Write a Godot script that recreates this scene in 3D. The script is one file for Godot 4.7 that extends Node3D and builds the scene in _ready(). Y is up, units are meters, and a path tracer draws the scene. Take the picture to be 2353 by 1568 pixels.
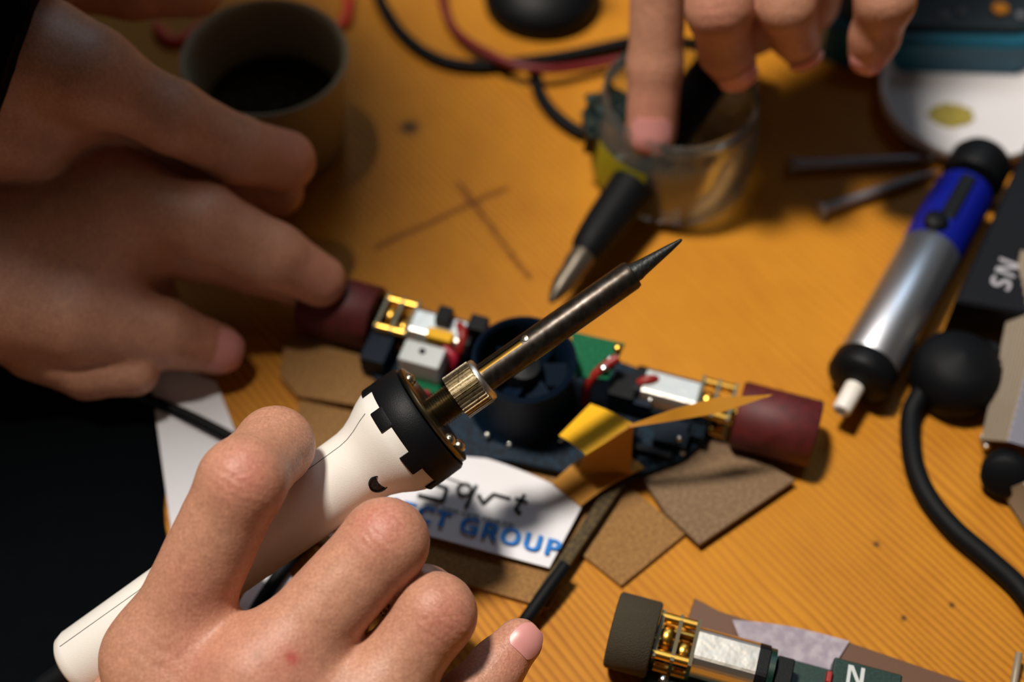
extends Node3D
# A soldering session on a pine table. Lengths are millimetres round a point on the table top, put() turns them into metres.
const MM := 0.001
const TABLE := Vector3(0.0, 0.75, 0.0)
var M := {}
var tex := {}


func _ready() -> void:
	# ---- camera, light, exposure
	var env := Environment.new()
	env.background_mode = Environment.BG_COLOR
	env.background_color = Color(0.02, 0.025, 0.03)
	env.tonemap_mode = Environment.TONE_MAPPER_LINEAR
	env.tonemap_exposure = 1.0
	env.sdfgi_enabled = true
	env.ssao_enabled = true
	env.ssil_enabled = true
	var we := WorldEnvironment.new()
	we.name = "world_environment"
	we.environment = env
	add_child(we)
	var lens := CameraAttributesPhysical.new()
	lens.frustum_focal_length = 50.0
	lens.frustum_focus_distance = 0.316
	lens.frustum_near = 0.03
	lens.frustum_far = 30.0
	lens.exposure_aperture = 6.0
	var cam := Camera3D.new()
	cam.name = "camera"
	cam.attributes = lens
	cam.keep_aspect = Camera3D.KEEP_HEIGHT
	cam.fov = 26.98
	cam.near = 0.03
	add_child(cam)
	cam.position = put(V(0.0, 327.66, 229.43))
	cam.rotation_degrees = Vector3(-55.0, 0.0, 0.0)
	cam.fov = 26.98
	cam.current = true
	materials()
	lamp("unseen_ceiling_lamp", V(-362, 1450, -174), 0.17, 3.0, Color(1.0, 0.96, 0.91), "unseen square white lamp panel overhead, placed to light the table from the left")  # out of view, placed so shadows fall to the right
	lamp("unseen_ceiling_lamp", V(350, 1640, -1500), 1.1, 1.0, Color(0.80, 0.91, 1.0), "unseen large cool white panel at the far end, placed to lighten the shade")  # out of view, placed to lift the shade and give cool highlights
	room()
	table()
	brown_pieces()
	papers()
	black_cloth()
	robot()
	second_robot()
	yellow_strip()
	iron()
	person_holder()
	person_left()
	person_far()
	screwdriver()
	jar()
	cup()
	cables()
	stand()
	meter()
	dish()
	nails()
	sucker()
	black_box()
	plug()
	case()


# ---- small helpers
func V(x: float, y: float, z: float) -> Vector3:
	return Vector3(x, y, z)


func put(p: Vector3) -> Vector3:
	return TABLE + p * MM


class Geo:
	var v := PackedVector3Array()
	var n := PackedVector3Array()
	var t := PackedVector2Array()
	var c := PackedColorArray()
	var i := PackedInt32Array()

	func vert(p: Vector3, nn: Vector3, uv := Vector2.ZERO, col := Color.WHITE) -> int:
		v.append(p)
		n.append(nn)
		t.append(uv)
		c.append(col)
		return v.size() - 1

	func tri(a: int, b: int, d: int) -> void:
		var g := (v[b] - v[a]).cross(v[d] - v[a])
		if g.dot(n[a] + n[b] + n[d]) > 0.0:
			i.append_array([a, d, b])
		else:
			i.append_array([a, b, d])

	func quad(a: int, b: int, d: int, e: int) -> void:
		tri(a, b, d)
		tri(a, d, e)

	func flat(pts: Array, nn: Vector3) -> void:
		var first := v.size()
		for p in pts:
			vert(p, nn)
		for k in range(1, pts.size() - 1):
			tri(first, first + k, first + k + 1)


func build(called: String, g: Geo, mat: Material, parent: Node3D = null) -> MeshInstance3D:
	# one named mesh; a top-level mesh gets its origin at its own foot
	var org := Vector3.ZERO
	if parent == null:
		var lo := Vector3(INF, INF, INF)
		var hi := -lo
		for p in g.v:
			lo = lo.min(p)
			hi = hi.max(p)
		org = Vector3((lo.x + hi.x) / 2, lo.y, (lo.z + hi.z) / 2)
	else:
		org = parent.get_meta("foot")
	var vv := PackedVector3Array()
	vv.resize(g.v.size())
	for k in g.v.size():
		vv[k] = (g.v[k] - org) * MM
	var a := []
	a.resize(Mesh.ARRAY_MAX)
	a[Mesh.ARRAY_VERTEX] = vv
	a[Mesh.ARRAY_NORMAL] = g.n
	a[Mesh.ARRAY_TEX_UV] = g.t
	a[Mesh.ARRAY_COLOR] = g.c
	a[Mesh.ARRAY_INDEX] = g.i
	var mesh := ArrayMesh.new()
	mesh.add_surface_from_arrays(Mesh.PRIMITIVE_TRIANGLES, a)
	mesh.surface_set_material(0, mat)
	var o := MeshInstance3D.new()
	o.name = called
	o.mesh = mesh
	o.set_meta("foot", org)
	if parent == null:
		o.position = put(org)
		add_child(o, true)
	else:
		parent.add_child(o, true)
	return o


func numbered(called: String) -> String:
	if not has_node(NodePath(called)):
		return called
	var k := 1
	while has_node(NodePath("%s_%03d" % [called, k])):
		k += 1
	return "%s_%03d" % [called, k]


func tag(o: Node3D, label: String, category: String, group := "", kind := "") -> Node3D:
	if label:
		o.set_meta("label", label)
	if category:
		o.set_meta("category", category)
	if group:
		o.set_meta("group", group)
	if kind:
		o.set_meta("kind", kind)
	return o


func thing(called: String, label: String, category: String, foot: Vector3, group := "") -> Node3D:
	var o := Node3D.new()
	o.name = numbered(called)
	o.position = put(foot)
	o.set_meta("foot", foot)
	add_child(o)
	tag(o, label, category, group)
	return o


func axes(y: Vector3, hint: Vector3, at: Vector3) -> Transform3D:
	# Y along y, Z as near to hint as it gets
	var yy := y.normalized()
	var x := yy.cross(hint).normalized()
	return Transform3D(Basis(x, yy, x.cross(yy)), at)


func lathe(g: Geo, xf: Transform3D, prof: Array, seg := 40, a0 := 0.0, a1 := TAU, sharp := 0.8) -> void:
	# prof: (radius, height) pairs, going up outside; edges bent more than acos(sharp) stay sharp
	var m := prof.size()
	var ns := []
	for k in m - 1:
		var d: Vector2 = prof[k + 1] - prof[k]
		ns.append(Vector2(d.y, -d.x).normalized())
	for k in m - 1:
		var n0: Vector2 = ns[k]
		var n1: Vector2 = ns[k]
		if k > 0 and ns[k].dot(ns[k - 1]) > sharp:
			n0 = (ns[k] + ns[k - 1]).normalized()
		if k < m - 2 and ns[k].dot(ns[k + 1]) > sharp:
			n1 = (ns[k] + ns[k + 1]).normalized()
		var first := g.v.size()
		for s in seg + 1:
			var a := lerpf(a0, a1, s / float(seg))
			var r := Vector3(sin(a), 0, cos(a))
			for e in 2:
				var p: Vector2 = prof[k + e]
				var nn: Vector2 = n1 if e else n0
				g.vert(xf * (r * p.x + Vector3(0, p.y, 0)), (xf.basis * (r * nn.x + Vector3(0, nn.y, 0))).normalized(), Vector2(s / float(seg), p.y * 0.02))
		for s in seg:
			var q := first + s * 2
			g.quad(q, q + 1, q + 3, q + 2)


func smooth(pts: Array, steps := 6) -> Array:
	var out := []
	for k in pts.size() - 1:
		var a: Vector3 = pts[maxi(k - 1, 0)]
		var d: Vector3 = pts[mini(k + 2, pts.size() - 1)]
		for s in steps:
			out.append((pts[k] as Vector3).cubic_interpolate(pts[k + 1], a, d, s / float(steps)))
	out.append(pts[-1])
	return out


func tube(g: Geo, pts: Array, r0: float, r1 := -1.0, seg := 12, flat_by := 1.0) -> void:
	if r1 < 0.0:
		r1 = r0
	var side := Vector3.UP
	if absf((pts[1] - pts[0]).normalized().dot(side)) > 0.95:
		side = Vector3.RIGHT
	var first := g.v.size()
	for k in pts.size():
		var d: Vector3 = (pts[mini(k + 1, pts.size() - 1)] - pts[maxi(k - 1, 0)]).normalized()
		side = (side - d * side.dot(d)).normalized()
		var o := d.cross(side)
		var r := lerpf(r0, r1, k / float(pts.size() - 1))
		for s in seg + 1:
			var a := TAU * s / seg
			var e := side * cos(a) * flat_by + o * sin(a)
			g.vert(pts[k] + e * r, (side * cos(a) / flat_by + o * sin(a)).normalized(), Vector2(s / float(seg), k * 0.1))
	for k in pts.size() - 1:
		for s in seg:
			var q := first + k * (seg + 1) + s
			g.quad(q, q + 1, q + seg + 2, q + seg + 1)
	for e in 2:
		var at: Vector3 = pts[-1] if e else pts[0]
		var to: Vector3 = (pts[-1] - pts[-2]).normalized() if e else (pts[0] - pts[1]).normalized()
		var ring := first + (pts.size() - 1) * (seg + 1) * e
		var mid := g.vert(at, to)
		var b := g.v.size()
		for s in seg + 1:
			g.vert(g.v[ring + s], to)
		for s in seg:
			g.tri(mid, b + s, b + s + 1)


func rbox(g: Geo, xf: Transform3D, size: Vector3, b := 0.4) -> void:
	# box centred on xf with edges bevelled by b
	var h := size / 2
	var ids := {}
	for sx in [-1, 1]:
		for sy in [-1, 1]:
			for sz in [-1, 1]:
				var s := Vector3(sx, sy, sz)
				var row := []
				for ax in 3:
					var p := Vector3.ZERO
					var nn := Vector3.ZERO
					for k in 3:
						p[k] = s[k] * (h[k] if k == ax else h[k] - b)
					nn[ax] = s[ax]
					row.append(g.vert(xf * p, (xf.basis * nn).normalized(), Vector2(p.x + p.y, p.z + p.y) * 0.02))
				ids[s] = row
				g.tri(row[0], row[1], row[2])
	for ax in 3:
		var u := (ax + 1) % 3
		var w := (ax + 2) % 3
		for s in [-1, 1]:
			var q := []
			for e in [[-1, -1], [1, -1], [1, 1], [-1, 1]]:
				var key := Vector3.ZERO
				key[ax] = s
				key[u] = e[0]
				key[w] = e[1]
				q.append(ids[key][ax])
			g.quad(q[0], q[1], q[2], q[3])
		for su in [-1, 1]:
			for sw in [-1, 1]:
				var k0 := Vector3.ZERO
				k0[ax] = -1
				k0[u] = su
				k0[w] = sw
				var k1 := k0
				k1[ax] = 1
				g.quad(ids[k0][u], ids[k1][u], ids[k1][w], ids[k0][w])


func prism(g: Geo, poly: PackedVector2Array, y0: float, y1: float, xf := Transform3D(), bevel := 0.0, uvs := 0.02) -> void:
	# polygon in x, z pushed up from y0 to y1
	if Geometry2D.is_polygon_clockwise(poly):
		poly = poly.duplicate()
		poly.reverse()
	var m := poly.size()
	var top := poly
	if bevel > 0.0:
		var grown := Geometry2D.offset_polygon(poly, -bevel, Geometry2D.JOIN_MITER)
		if grown.size() == 1 and grown[0].size() == m:
			top = PackedVector2Array()
			for p in poly:
				var best := grown[0][0]
				for q in grown[0]:
					if q.distance_to(p) < best.distance_to(p):
						best = q
				top.append(best)
		else:
			bevel = 0.0
	var idx := Geometry2D.triangulate_polygon(top)
	for e in 2:
		var nn := (xf.basis * Vector3(0, 1 if e else -1, 0)).normalized()
		var first := g.v.size()
		for k in m:
			var p: Vector2 = top[k] if e else poly[k]
			g.vert(xf * Vector3(p.x, y1 if e else y0, p.y), nn, p * uvs)
		for k in range(0, idx.size(), 3):
			g.tri(first + idx[k], first + idx[k + 1], first + idx[k + 2])
	for k in m:
		var a := poly[k]
		var b := poly[(k + 1) % m]
		var c := top[k]
		var d := top[(k + 1) % m]
		var out := Vector3(b.y - a.y, 0, a.x - b.x).normalized()
		if Geometry2D.is_point_in_polygon((a + b) / 2 + Vector2(out.x, out.z) * 0.01, poly):
			out = -out
		g.flat([xf * Vector3(a.x, y0, a.y), xf * Vector3(b.x, y0, b.y), xf * Vector3(b.x, y1 - bevel, b.y), xf * Vector3(a.x, y1 - bevel, a.y)], (xf.basis * out).normalized())
		if bevel > 0.0:
			g.flat([xf * Vector3(a.x, y1 - bevel, a.y), xf * Vector3(b.x, y1 - bevel, b.y), xf * Vector3(d.x, y1, d.y), xf * Vector3(c.x, y1, c.y)], (xf.basis * (out + Vector3.UP)).normalized())


func sheet(g: Geo, f: Callable, nu: int, nv: int, thick: float, uv_size := Vector2.ONE) -> void:
	# a curved sheet with thickness: f(u, v) gives its upper side
	var grid := []
	for j in nv + 1:
		for k in nu + 1:
			grid.append(f.call(k / float(nu), j / float(nv)))
	var w := nu + 1
	var nor := []
	for j in nv + 1:
		for k in w:
			var du: Vector3 = grid[j * w + mini(k + 1, nu)] - grid[j * w + maxi(k - 1, 0)]
			var dv: Vector3 = grid[mini(j + 1, nv) * w + k] - grid[maxi(j - 1, 0) * w + k]
			var q := dv.cross(du).normalized()
			nor.append(q)
	if (nor[nor.size() / 2] as Vector3).y < 0.0:
		for k in nor.size():
			nor[k] = -nor[k]
	for e in 2:
		var first := g.v.size()
		for j in nv + 1:
			for k in w:
				var q: Vector3 = nor[j * w + k]
				g.vert(grid[j * w + k] - q * thick * e, -q if e else q, Vector2(k / float(nu), j / float(nv)) * uv_size)
		for j in nv:
			for k in nu:
				var a := first + j * w + k
				g.quad(a, a + 1, a + w + 1, a + w)
	var rim := []
	for k in nu:
		rim.append(k)
	for j in nv:
		rim.append(j * w + nu)
	for k in nu:
		rim.append(nv * w + nu - k)
	for j in nv:
		rim.append((nv - j) * w)
	var mid := Vector3.ZERO
	for p in grid:
		mid += p
	mid /= grid.size()
	for k in rim.size():
		var a: int = rim[k]
		var b: int = rim[(k + 1) % rim.size()]
		var p: Vector3 = grid[a]
		var q: Vector3 = grid[b]
		var out: Vector3 = (q - p).cross(nor[a]).normalized()
		if out.dot((p + q) / 2 - mid) < 0.0:
			out = -out
		g.flat([p, q, q - nor[b] * thick, p - nor[a] * thick], out)


func ball(g: Geo, at: Vector3, r: float, squash := Vector3.ONE, lumps := 0.0, seed_ := 1, seg := 20) -> void:
	var noise := FastNoiseLite.new()
	noise.seed = seed_
	noise.frequency = 0.9
	var first := g.v.size()
	for j in seg + 1:
		for k in seg + 1:
			var th := PI * j / seg
			var ph := TAU * (k % seg) / seg
			var d := Vector3(sin(th) * cos(ph), cos(th), sin(th) * sin(ph))
			var s := 1.0 + lumps * noise.get_noise_3dv(d * 2.0)
			g.vert(at + d * squash * r * s, (d / squash).normalized(), Vector2(k / float(seg), j / float(seg)))
	for j in seg:
		for k in seg:
			var q := first + j * (seg + 1) + k
			g.quad(q, q + 1, q + seg + 2, q + seg + 1)


func disc(g: Geo, xf: Transform3D, r: float, h: float, seg := 24, b := 0.0) -> void:
	# short cylinder from y 0 to h
	if b > 0.0:
		lathe(g, xf, [Vector2(0.001, 0), Vector2(r - b, 0), Vector2(r, b), Vector2(r, h - b), Vector2(r - b, h), Vector2(0.001, h)], seg, 0.0, TAU, 0.5)
	else:
		lathe(g, xf, [Vector2(0.001, 0), Vector2(r, 0), Vector2(r, h), Vector2(0.001, h)], seg)


func stroke(g: Geo, line: PackedVector2Array, w: float, y0: float, y1: float) -> void:
	for poly in Geometry2D.offset_polyline(line, w / 2, Geometry2D.JOIN_ROUND, Geometry2D.END_BUTT):
		if not Geometry2D.is_polygon_clockwise(poly):
			prism(g, poly, y0, y1)


# ---- a body: tapered bones joined with a smooth minimum and meshed as surface nets
class Body:
	var bones := []  # [hand, finger (0 palm), from, to, radius, radius]
	var creases := []  # [centre, axis, offsets, depth, reach]
	var blots := []  # [centre, reach, colour, share]
	var cell := 1.0

	func chain(hand: int, finger: int, pts: Array, radii: Array) -> void:
		for k in pts.size() - 1:
			bones.append([hand, finger, pts[k], pts[k + 1], radii[k], radii[k + 1]])

	static func mixed(a: float, b: float, k: float) -> float:
		var h := maxf(k - absf(a - b), 0.0) / k
		return minf(a, b) - h * h * k * 0.25

	func field(p: Vector3, use: Array) -> float:
		# use: bones sorted by hand, then finger; each palm is joined with its fingers, fingers barely with each other
		var all := 1e6
		var palm := 1e6
		var fingers := 1e6
		var run := 1e6
		var hand := -1
		var finger := -1
		var k := 7.0
		for b in use:
			if b[0] != hand or b[1] != finger:
				if finger == 0:
					palm = run
				elif finger > 0:
					fingers = mixed(fingers, mixed(run, palm, 7.0), 1.2)
				if b[0] != hand:
					if hand >= 0:
						all = minf(all, minf(fingers, palm))
					palm = 1e6
					fingers = 1e6
					hand = b[0]
				finger = b[1]
				run = 1e6
				k = 7.0 if finger == 0 else 2.5
			var q: Vector3 = p - b[2]
			var t := clampf(q.dot(b[6]), 0.0, 1.0)
			var d: float = (q - b[7] * t).length() - b[4] - b[8] * t
			var h := k - absf(run - d)
			run = minf(run, d)
			if h > 0.0:
				run -= h * h * 0.25 / k
		if finger == 0:
			palm = run
		elif finger > 0:
			fingers = mixed(fingers, mixed(run, palm, 7.0), 1.2)
		return minf(all, minf(fingers, palm))

	func mesh(skin: Color) -> Geo:
		for b in bones:
			var d: Vector3 = b[3] - b[2]
			b.append_array([d / maxf(d.length_squared(), 1e-6), d, b[5] - b[4]])
		bones.sort_custom(func(x, y): return x[0] * 100 + x[1] < y[0] * 100 + y[1])
		var lo := Vector3(INF, INF, INF)
		var hi := -lo
		for b in bones:
			for e in 2:
				var r: Vector3 = Vector3.ONE * (b[4 + e] + 3.0)
				lo = lo.min(b[2 + e] - r)
				hi = hi.max(b[2 + e] + r)
		var B := 6
		var nb := Vector3i(((hi - lo) / (cell * B)).ceil())
		var dim := nb * B + Vector3i.ONE
		var sx := 1
		var sy := dim.x
		var sz := dim.x * dim.y
		var val := PackedFloat32Array()
		val.resize(sz * dim.z)
		val.fill(1e9)
		var live := []
		var half := cell * B * 0.87
		for bz in nb.z:
			for by in nb.y:
				for bx in nb.x:
					var mid := lo + (Vector3(bx, by, bz) + Vector3.ONE * 0.5) * cell * B
					var near := []
					var least := 1e6
					var ds := []
					for b in bones:
						var q: Vector3 = mid - b[2]
						var t := clampf(q.dot(b[6]), 0.0, 1.0)
						var d: float = (q - b[7] * t).length() - b[4] - b[8] * t
						ds.append(d)
						least = minf(least, d)
					if least > half + 4.0 or least < -half - 12.0:
						continue
					for k in bones.size():
						if ds[k] < least + 2.0 * half + 7.0:
							near.append(bones[k])
					if absf(field(mid, near)) > half + 1.0:
						continue
					live.append(Vector3i(bx, by, bz))
					for k in B + 1:
						for j in B + 1:
							for i in B + 1:
								var at := bx * B + i + (by * B + j) * sy + (bz * B + k) * sz
								if val[at] > 1e8:
									val[at] = field(lo + Vector3(bx * B + i, by * B + j, bz * B + k) * cell, near)
		var g := Geo.new()
		var id := PackedInt32Array()
		id.resize(val.size())
		id.fill(-1)
		var corner := [0, sx, sy, sx + sy, sz, sx + sz, sy + sz, sx + sy + sz]
		var edges := [[0, 1], [2, 3], [4, 5], [6, 7], [0, 2], [1, 3], [4, 6], [5, 7], [0, 4], [1, 5], [2, 6], [3, 7]]
		var off := []
		for k in 8:
			off.append(Vector3(k & 1, (k >> 1) & 1, k >> 2))
		for bl in live:
			for k in B:
				for j in B:
					for i in B:
						var c: Vector3i = bl * B + Vector3i(i, j, k)
						var at := c.x + c.y * sy + c.z * sz
						var inside := 0
						for q in 8:
							if val[at + corner[q]] < 0.0:
								inside += 1
						if inside == 0 or inside == 8:
							continue
						var sum := Vector3.ZERO
						var m := 0
						for e in edges:
							var a := val[at + corner[e[0]]]
							var d := val[at + corner[e[1]]]
							if (a < 0.0) != (d < 0.0):
								sum += (off[e[0]] as Vector3).lerp(off[e[1]], a / (a - d))
								m += 1
						id[at] = g.vert(lo + (Vector3(c) + sum / m) * cell, Vector3.ZERO)
		var around := [[sy, sz], [sz, sx], [sx, sy]]
		var step := [sx, sy, sz]
		for bl in live:
			for k in B:
				for j in B:
					for i in B:
						var c: Vector3i = bl * B + Vector3i(i, j, k)
						var at := c.x + c.y * sy + c.z * sz
						if id[at] < 0:
							continue
						for ax in 3:
							var in0 := val[at] < 0.0
							if in0 == (val[at + step[ax]] < 0.0):
								continue
							var p: int = around[ax][0]
							var q: int = around[ax][1]
							if at - p - q < 0:
								continue
							var f := [id[at], id[at - p], id[at - p - q], id[at - q]]
							if f.min() < 0:
								continue
							if in0:
								f.reverse()
							g.i.append_array([f[0], f[1], f[2], f[0], f[2], f[3]])
		Body.shade(g)
		var noise := FastNoiseLite.new()
		noise.seed = 7
		noise.frequency = 0.16
		var fine := FastNoiseLite.new()
		fine.seed = 9
		fine.frequency = 0.5
		for k in g.v.size():
			var p := g.v[k]
			var move := 0.10 * noise.get_noise_3dv(p)
			for s in creases:
				var q: Vector3 = p - s[0]
				var l := q.length()
				if l < s[4] * 2.2:
					var along: float = q.dot(s[1]) + 0.9 * noise.get_noise_3dv(p * 1.3) + 0.35 * fine.get_noise_3dv(p)
					for o in s[2]:
						move -= s[3] * exp(-pow((along - o) / 0.5, 2.0)) * exp(-pow(l / s[4], 2.0))
			g.v[k] = p + g.n[k] * move
			var col := skin * (1.0 + 0.16 * noise.get_noise_3dv(p * 1.7) + 0.10 * fine.get_noise_3dv(p * 2.0))
			for s in blots:
				var l: float = (p - s[0]).length() / s[1]
				if l < 2.5:
					col = col.lerp(s[2], s[3] * exp(-l * l) * clampf(1.0 + 0.6 * fine.get_noise_3dv(p), 0.0, 1.5))
			col.a = 1.0
			g.c[k] = col
		Body.shade(g)
		return g

	static func shade(g: Geo) -> void:
		for k in g.n.size():
			g.n[k] = Vector3.ZERO
		for k in range(0, g.i.size(), 3):
			var a := g.i[k]
			var b := g.i[k + 1]
			var c := g.i[k + 2]
			var q := (g.v[c] - g.v[a]).cross(g.v[b] - g.v[a])
			g.n[a] += q
			g.n[b] += q
			g.n[c] += q
		for k in g.n.size():
			g.n[k] = g.n[k].normalized()


func nail(parent: Node3D, a: Vector3, b: Vector3, r: float, face: Vector3, t0: float, t1: float, wide := 50.0) -> void:
	# a curved plate over the last finger bone, from t0 to t1 millimetres past b
	var y := (b - a).normalized()
	var z := (face - y * face.dot(y)).normalized()
	var x := y.cross(z)
	var g := Geo.new()
	var f := func(u: float, v: float) -> Vector3:
		var s := lerpf(t0, t1, v)
		var edge := 1.0 - 0.35 * pow(absf(v * 2.0 - 1.0), 4.0)
		var an := deg_to_rad(wide) * (u * 2.0 - 1.0) * edge
		var rr := r + 0.35
		if s > 0.0:
			rr = sqrt(maxf(rr * rr - s * s * 0.8, 4.0))
		return b + y * s + (z * cos(an) + x * sin(an)) * rr
	sheet(g, f, 14, 12, 0.7)
	build("fingernail", g, M.nail, parent)


# ---- materials
func mat(called: String, col: Color, rough := 0.6, metal := 0.0) -> StandardMaterial3D:
	var m := StandardMaterial3D.new()
	m.resource_name = called
	m.albedo_color = col
	m.roughness = rough
	m.metallic = metal
	M[called] = m
	return m


func grain(m: StandardMaterial3D, scale: float, lo: Color, hi: Color, freq := 0.03, kind := FastNoiseLite.TYPE_SIMPLEX_SMOOTH, size := 256) -> void:
	# mottled colour laid on in three planes
	var n := FastNoiseLite.new()
	n.seed = 3 + tex.size()
	n.noise_type = kind
	n.frequency = freq
	n.fractal_octaves = 4
	var ramp := Gradient.new()
	ramp.colors = PackedColorArray([lo, hi])
	ramp.offsets = PackedFloat32Array([0.25, 0.75])
	var t := NoiseTexture2D.new()
	t.width = size
	t.height = size
	t.seamless = true
	t.noise = n
	t.color_ramp = ramp
	tex[tex.size()] = t
	m.albedo_texture = t
	m.uv1_triplanar = true
	m.uv1_scale = Vector3.ONE * scale


func relief(m: StandardMaterial3D, scale: float, cm: float, freq := 0.08, kind := FastNoiseLite.TYPE_SIMPLEX_SMOOTH) -> void:
	var n := FastNoiseLite.new()
	n.seed = 31 + tex.size()
	n.noise_type = kind
	n.frequency = freq
	n.fractal_octaves = 3
	var t := NoiseTexture2D.new()
	t.width = 256
	t.height = 256
	t.seamless = true
	t.noise = n
	tex[tex.size()] = t
	m.heightmap_enabled = true
	m.heightmap_texture = t
	m.heightmap_scale = cm
	m.uv1_triplanar = true
	m.uv1_scale = Vector3.ONE * scale


func materials() -> void:
	var skin := mat("skin", Color.WHITE, 0.5)
	skin.vertex_color_use_as_albedo = true
	relief(skin, 95.0, 0.009, 0.09, FastNoiseLite.TYPE_CELLULAR)
	grain(skin, 70.0, Color(0.89, 0.84, 0.82), Color(1, 1, 1), 0.06)
	mat("nail", Color(0.82, 0.56, 0.54), 0.36)
	mat("white_plastic", Color(0.90, 0.885, 0.855), 0.38)
	relief(M.white_plastic, 120.0, 0.004, 0.12)
	mat("black_plastic", Color(0.038, 0.046, 0.058), 0.5)
	M.black_plastic.metallic_specular = 0.3
	relief(M.black_plastic, 100.0, 0.004, 0.1)
	mat("black_rubber", Color(0.034, 0.044, 0.058), 0.6)
	M.black_rubber.metallic_specular = 0.28
	mat("black_fabric", Color(0.024, 0.036, 0.05), 0.95)
	M.black_fabric.metallic_specular = 0.15
	relief(M.black_fabric, 120.0, 0.03, 0.12)
	mat("dark_steel", Color(0.30, 0.285, 0.27), 0.36, 0.92)
	grain(M.dark_steel, 60.0, Color(0.75, 0.7, 0.66), Color(1, 1, 1), 0.03)
	mat("tip_iron", Color(0.26, 0.27, 0.27), 0.5, 0.75)
	grain(M.tip_iron, 120.0, Color(0.5, 0.5, 0.48), Color(1, 1, 1), 0.04)
	mat("nickel", Color(0.84, 0.79, 0.68), 0.26, 1.0)
	grain(M.nickel, 110.0, Color(0.12, 0.10, 0.08), Color(1, 1, 1), 0.05)
	(M.nickel.albedo_texture.color_ramp as Gradient).offsets = PackedFloat32Array([0.20, 0.31])
	mat("brass_dark", Color(0.46, 0.42, 0.33), 0.3, 1.0)
	mat("brass", Color(0.88, 0.68, 0.30), 0.28, 1.0)
	mat("silver", Color(0.85, 0.83, 0.79), 0.34, 1.0)
	relief(M.silver, 40.0, 0.006, 0.02)
	mat("solder", Color(0.85, 0.86, 0.85), 0.2, 1.0)
	mat("seam", Color(0.25, 0.25, 0.24), 0.8)
	mat("red_rubber", Color(0.36, 0.085, 0.09), 0.6)
	grain(M.red_rubber, 30.0, Color(0.8, 0.8, 0.8), Color(1, 1, 1))
	mat("brown_foam", Color(0.225, 0.20, 0.14), 0.9)
	relief(M.brown_foam, 90.0, 0.03, 0.12)
	mat("board_blue", Color(0.03, 0.15, 0.22), 0.5)
	M.board_blue.metallic_specular = 0.3
	grain(M.board_blue, 40.0, Color(0.3, 0.5, 0.55), Color(1, 1, 1), 0.04)
	mat("duct_blue", Color(0.012, 0.075, 0.14), 0.5)
	M.duct_blue.metallic_specular = 0.3
	mat("board_green", Color(0.02, 0.44, 0.29), 0.6)
	M.board_green.metallic_specular = 0.25
	grain(M.board_green, 90.0, Color(0.55, 0.7, 0.65), Color(1, 1, 1), 0.05)
	mat("board_dark_green", Color(0.03, 0.20, 0.17), 0.4)
	grain(M.board_dark_green, 90.0, Color(0.55, 0.7, 0.65), Color(1, 1, 1), 0.05)
	mat("red_wire", Color(0.55, 0.10, 0.08), 0.45)
	mat("crimson_wire", Color(0.62, 0.08, 0.17), 0.45)
	mat("red_cable", Color(0.42, 0.07, 0.08), 0.5)
	mat("orange_red", Color(0.80, 0.22, 0.06), 0.5)
	mat("white_part", Color(0.76, 0.78, 0.78), 0.5)
	mat("grey_print", Color(0.45, 0.46, 0.48), 0.8)
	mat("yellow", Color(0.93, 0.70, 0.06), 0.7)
	mat("shaded_yellow_amber", Color(0.74, 0.50, 0.08), 0.7)  # darker yellow: shade put into the strip's flaps; also the amber strip
	mat("paper", Color(0.88, 0.88, 0.90), 0.85)
	mat("ink_black", Color(0.09, 0.10, 0.11), 0.8)
	mat("ink_blue", Color(0.10, 0.46, 0.78), 0.8)
	mat("tan_card", Color(0.60, 0.44, 0.24), 0.85)
	grain(M.tan_card, 60.0, Color(0.82, 0.80, 0.76), Color(1, 1, 1), 0.05)
	mat("grey_card", Color(0.52, 0.42, 0.31), 0.85)
	grain(M.grey_card, 60.0, Color(0.82, 0.80, 0.78), Color(1, 1, 1), 0.05)
	mat("olive_batten", Color(0.36, 0.29, 0.15), 0.8)
	grain(M.olive_batten, 50.0, Color(0.6, 0.6, 0.6), Color(1, 1, 1), 0.05)
	mat("brown_tape", Color(0.40, 0.26, 0.16), 0.55)
	grain(M.brown_tape, 120.0, Color(0.85, 0.82, 0.8), Color(1, 1, 1), 0.09)
	mat("masking", Color(0.67, 0.63, 0.66), 0.6)
	grain(M.masking, 45.0, Color(0.84, 0.83, 0.87), Color(1, 1, 1), 0.02)
	mat("sucker_steel", Color(0.82, 0.83, 0.86), 0.40, 1.0)
	mat("blue_plastic", Color(0.03, 0.08, 0.50), 0.35)
	mat("nail_steel", Color(0.55, 0.53, 0.54), 0.45, 0.35)
	mat("blade_steel", Color(0.36, 0.33, 0.29), 0.4, 0.7)
	mat("cup_plastic", Color(0.56, 0.52, 0.42), 0.5)
	M.cup_plastic.backlight_enabled = true
	M.cup_plastic.backlight = Color(0.35, 0.33, 0.28)
	mat("murky", Color(0.20, 0.165, 0.10), 0.8)
	M.murky.metallic_specular = 0.1
	grain(M.murky, 40.0, Color(0.5, 0.5, 0.5), Color(1, 1, 1), 0.03)
	var glass := mat("glass", Color(0.93, 0.95, 0.93, 0.06), 0.02)
	glass.refraction_enabled = true
	glass.refraction_scale = 0.05
	glass.transparency = BaseMaterial3D.TRANSPARENCY_ALPHA
	mat("olive_label", Color(0.62, 0.60, 0.04), 0.6)
	mat("dish_white", Color(0.80, 0.79, 0.80), 0.5)
	mat("dish_patch", Color(0.62, 0.56, 0.20), 0.6)
	grain(M.dish_patch, 60.0, Color(0.8, 0.8, 0.8), Color(1, 1, 1), 0.03)
	mat("teal", Color(0.02, 0.34, 0.43), 0.45)
	mat("meter_black", Color(0.07, 0.11, 0.12), 0.5)
	mat("orange_button", Color(0.95, 0.60, 0.03), 0.45)
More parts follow.
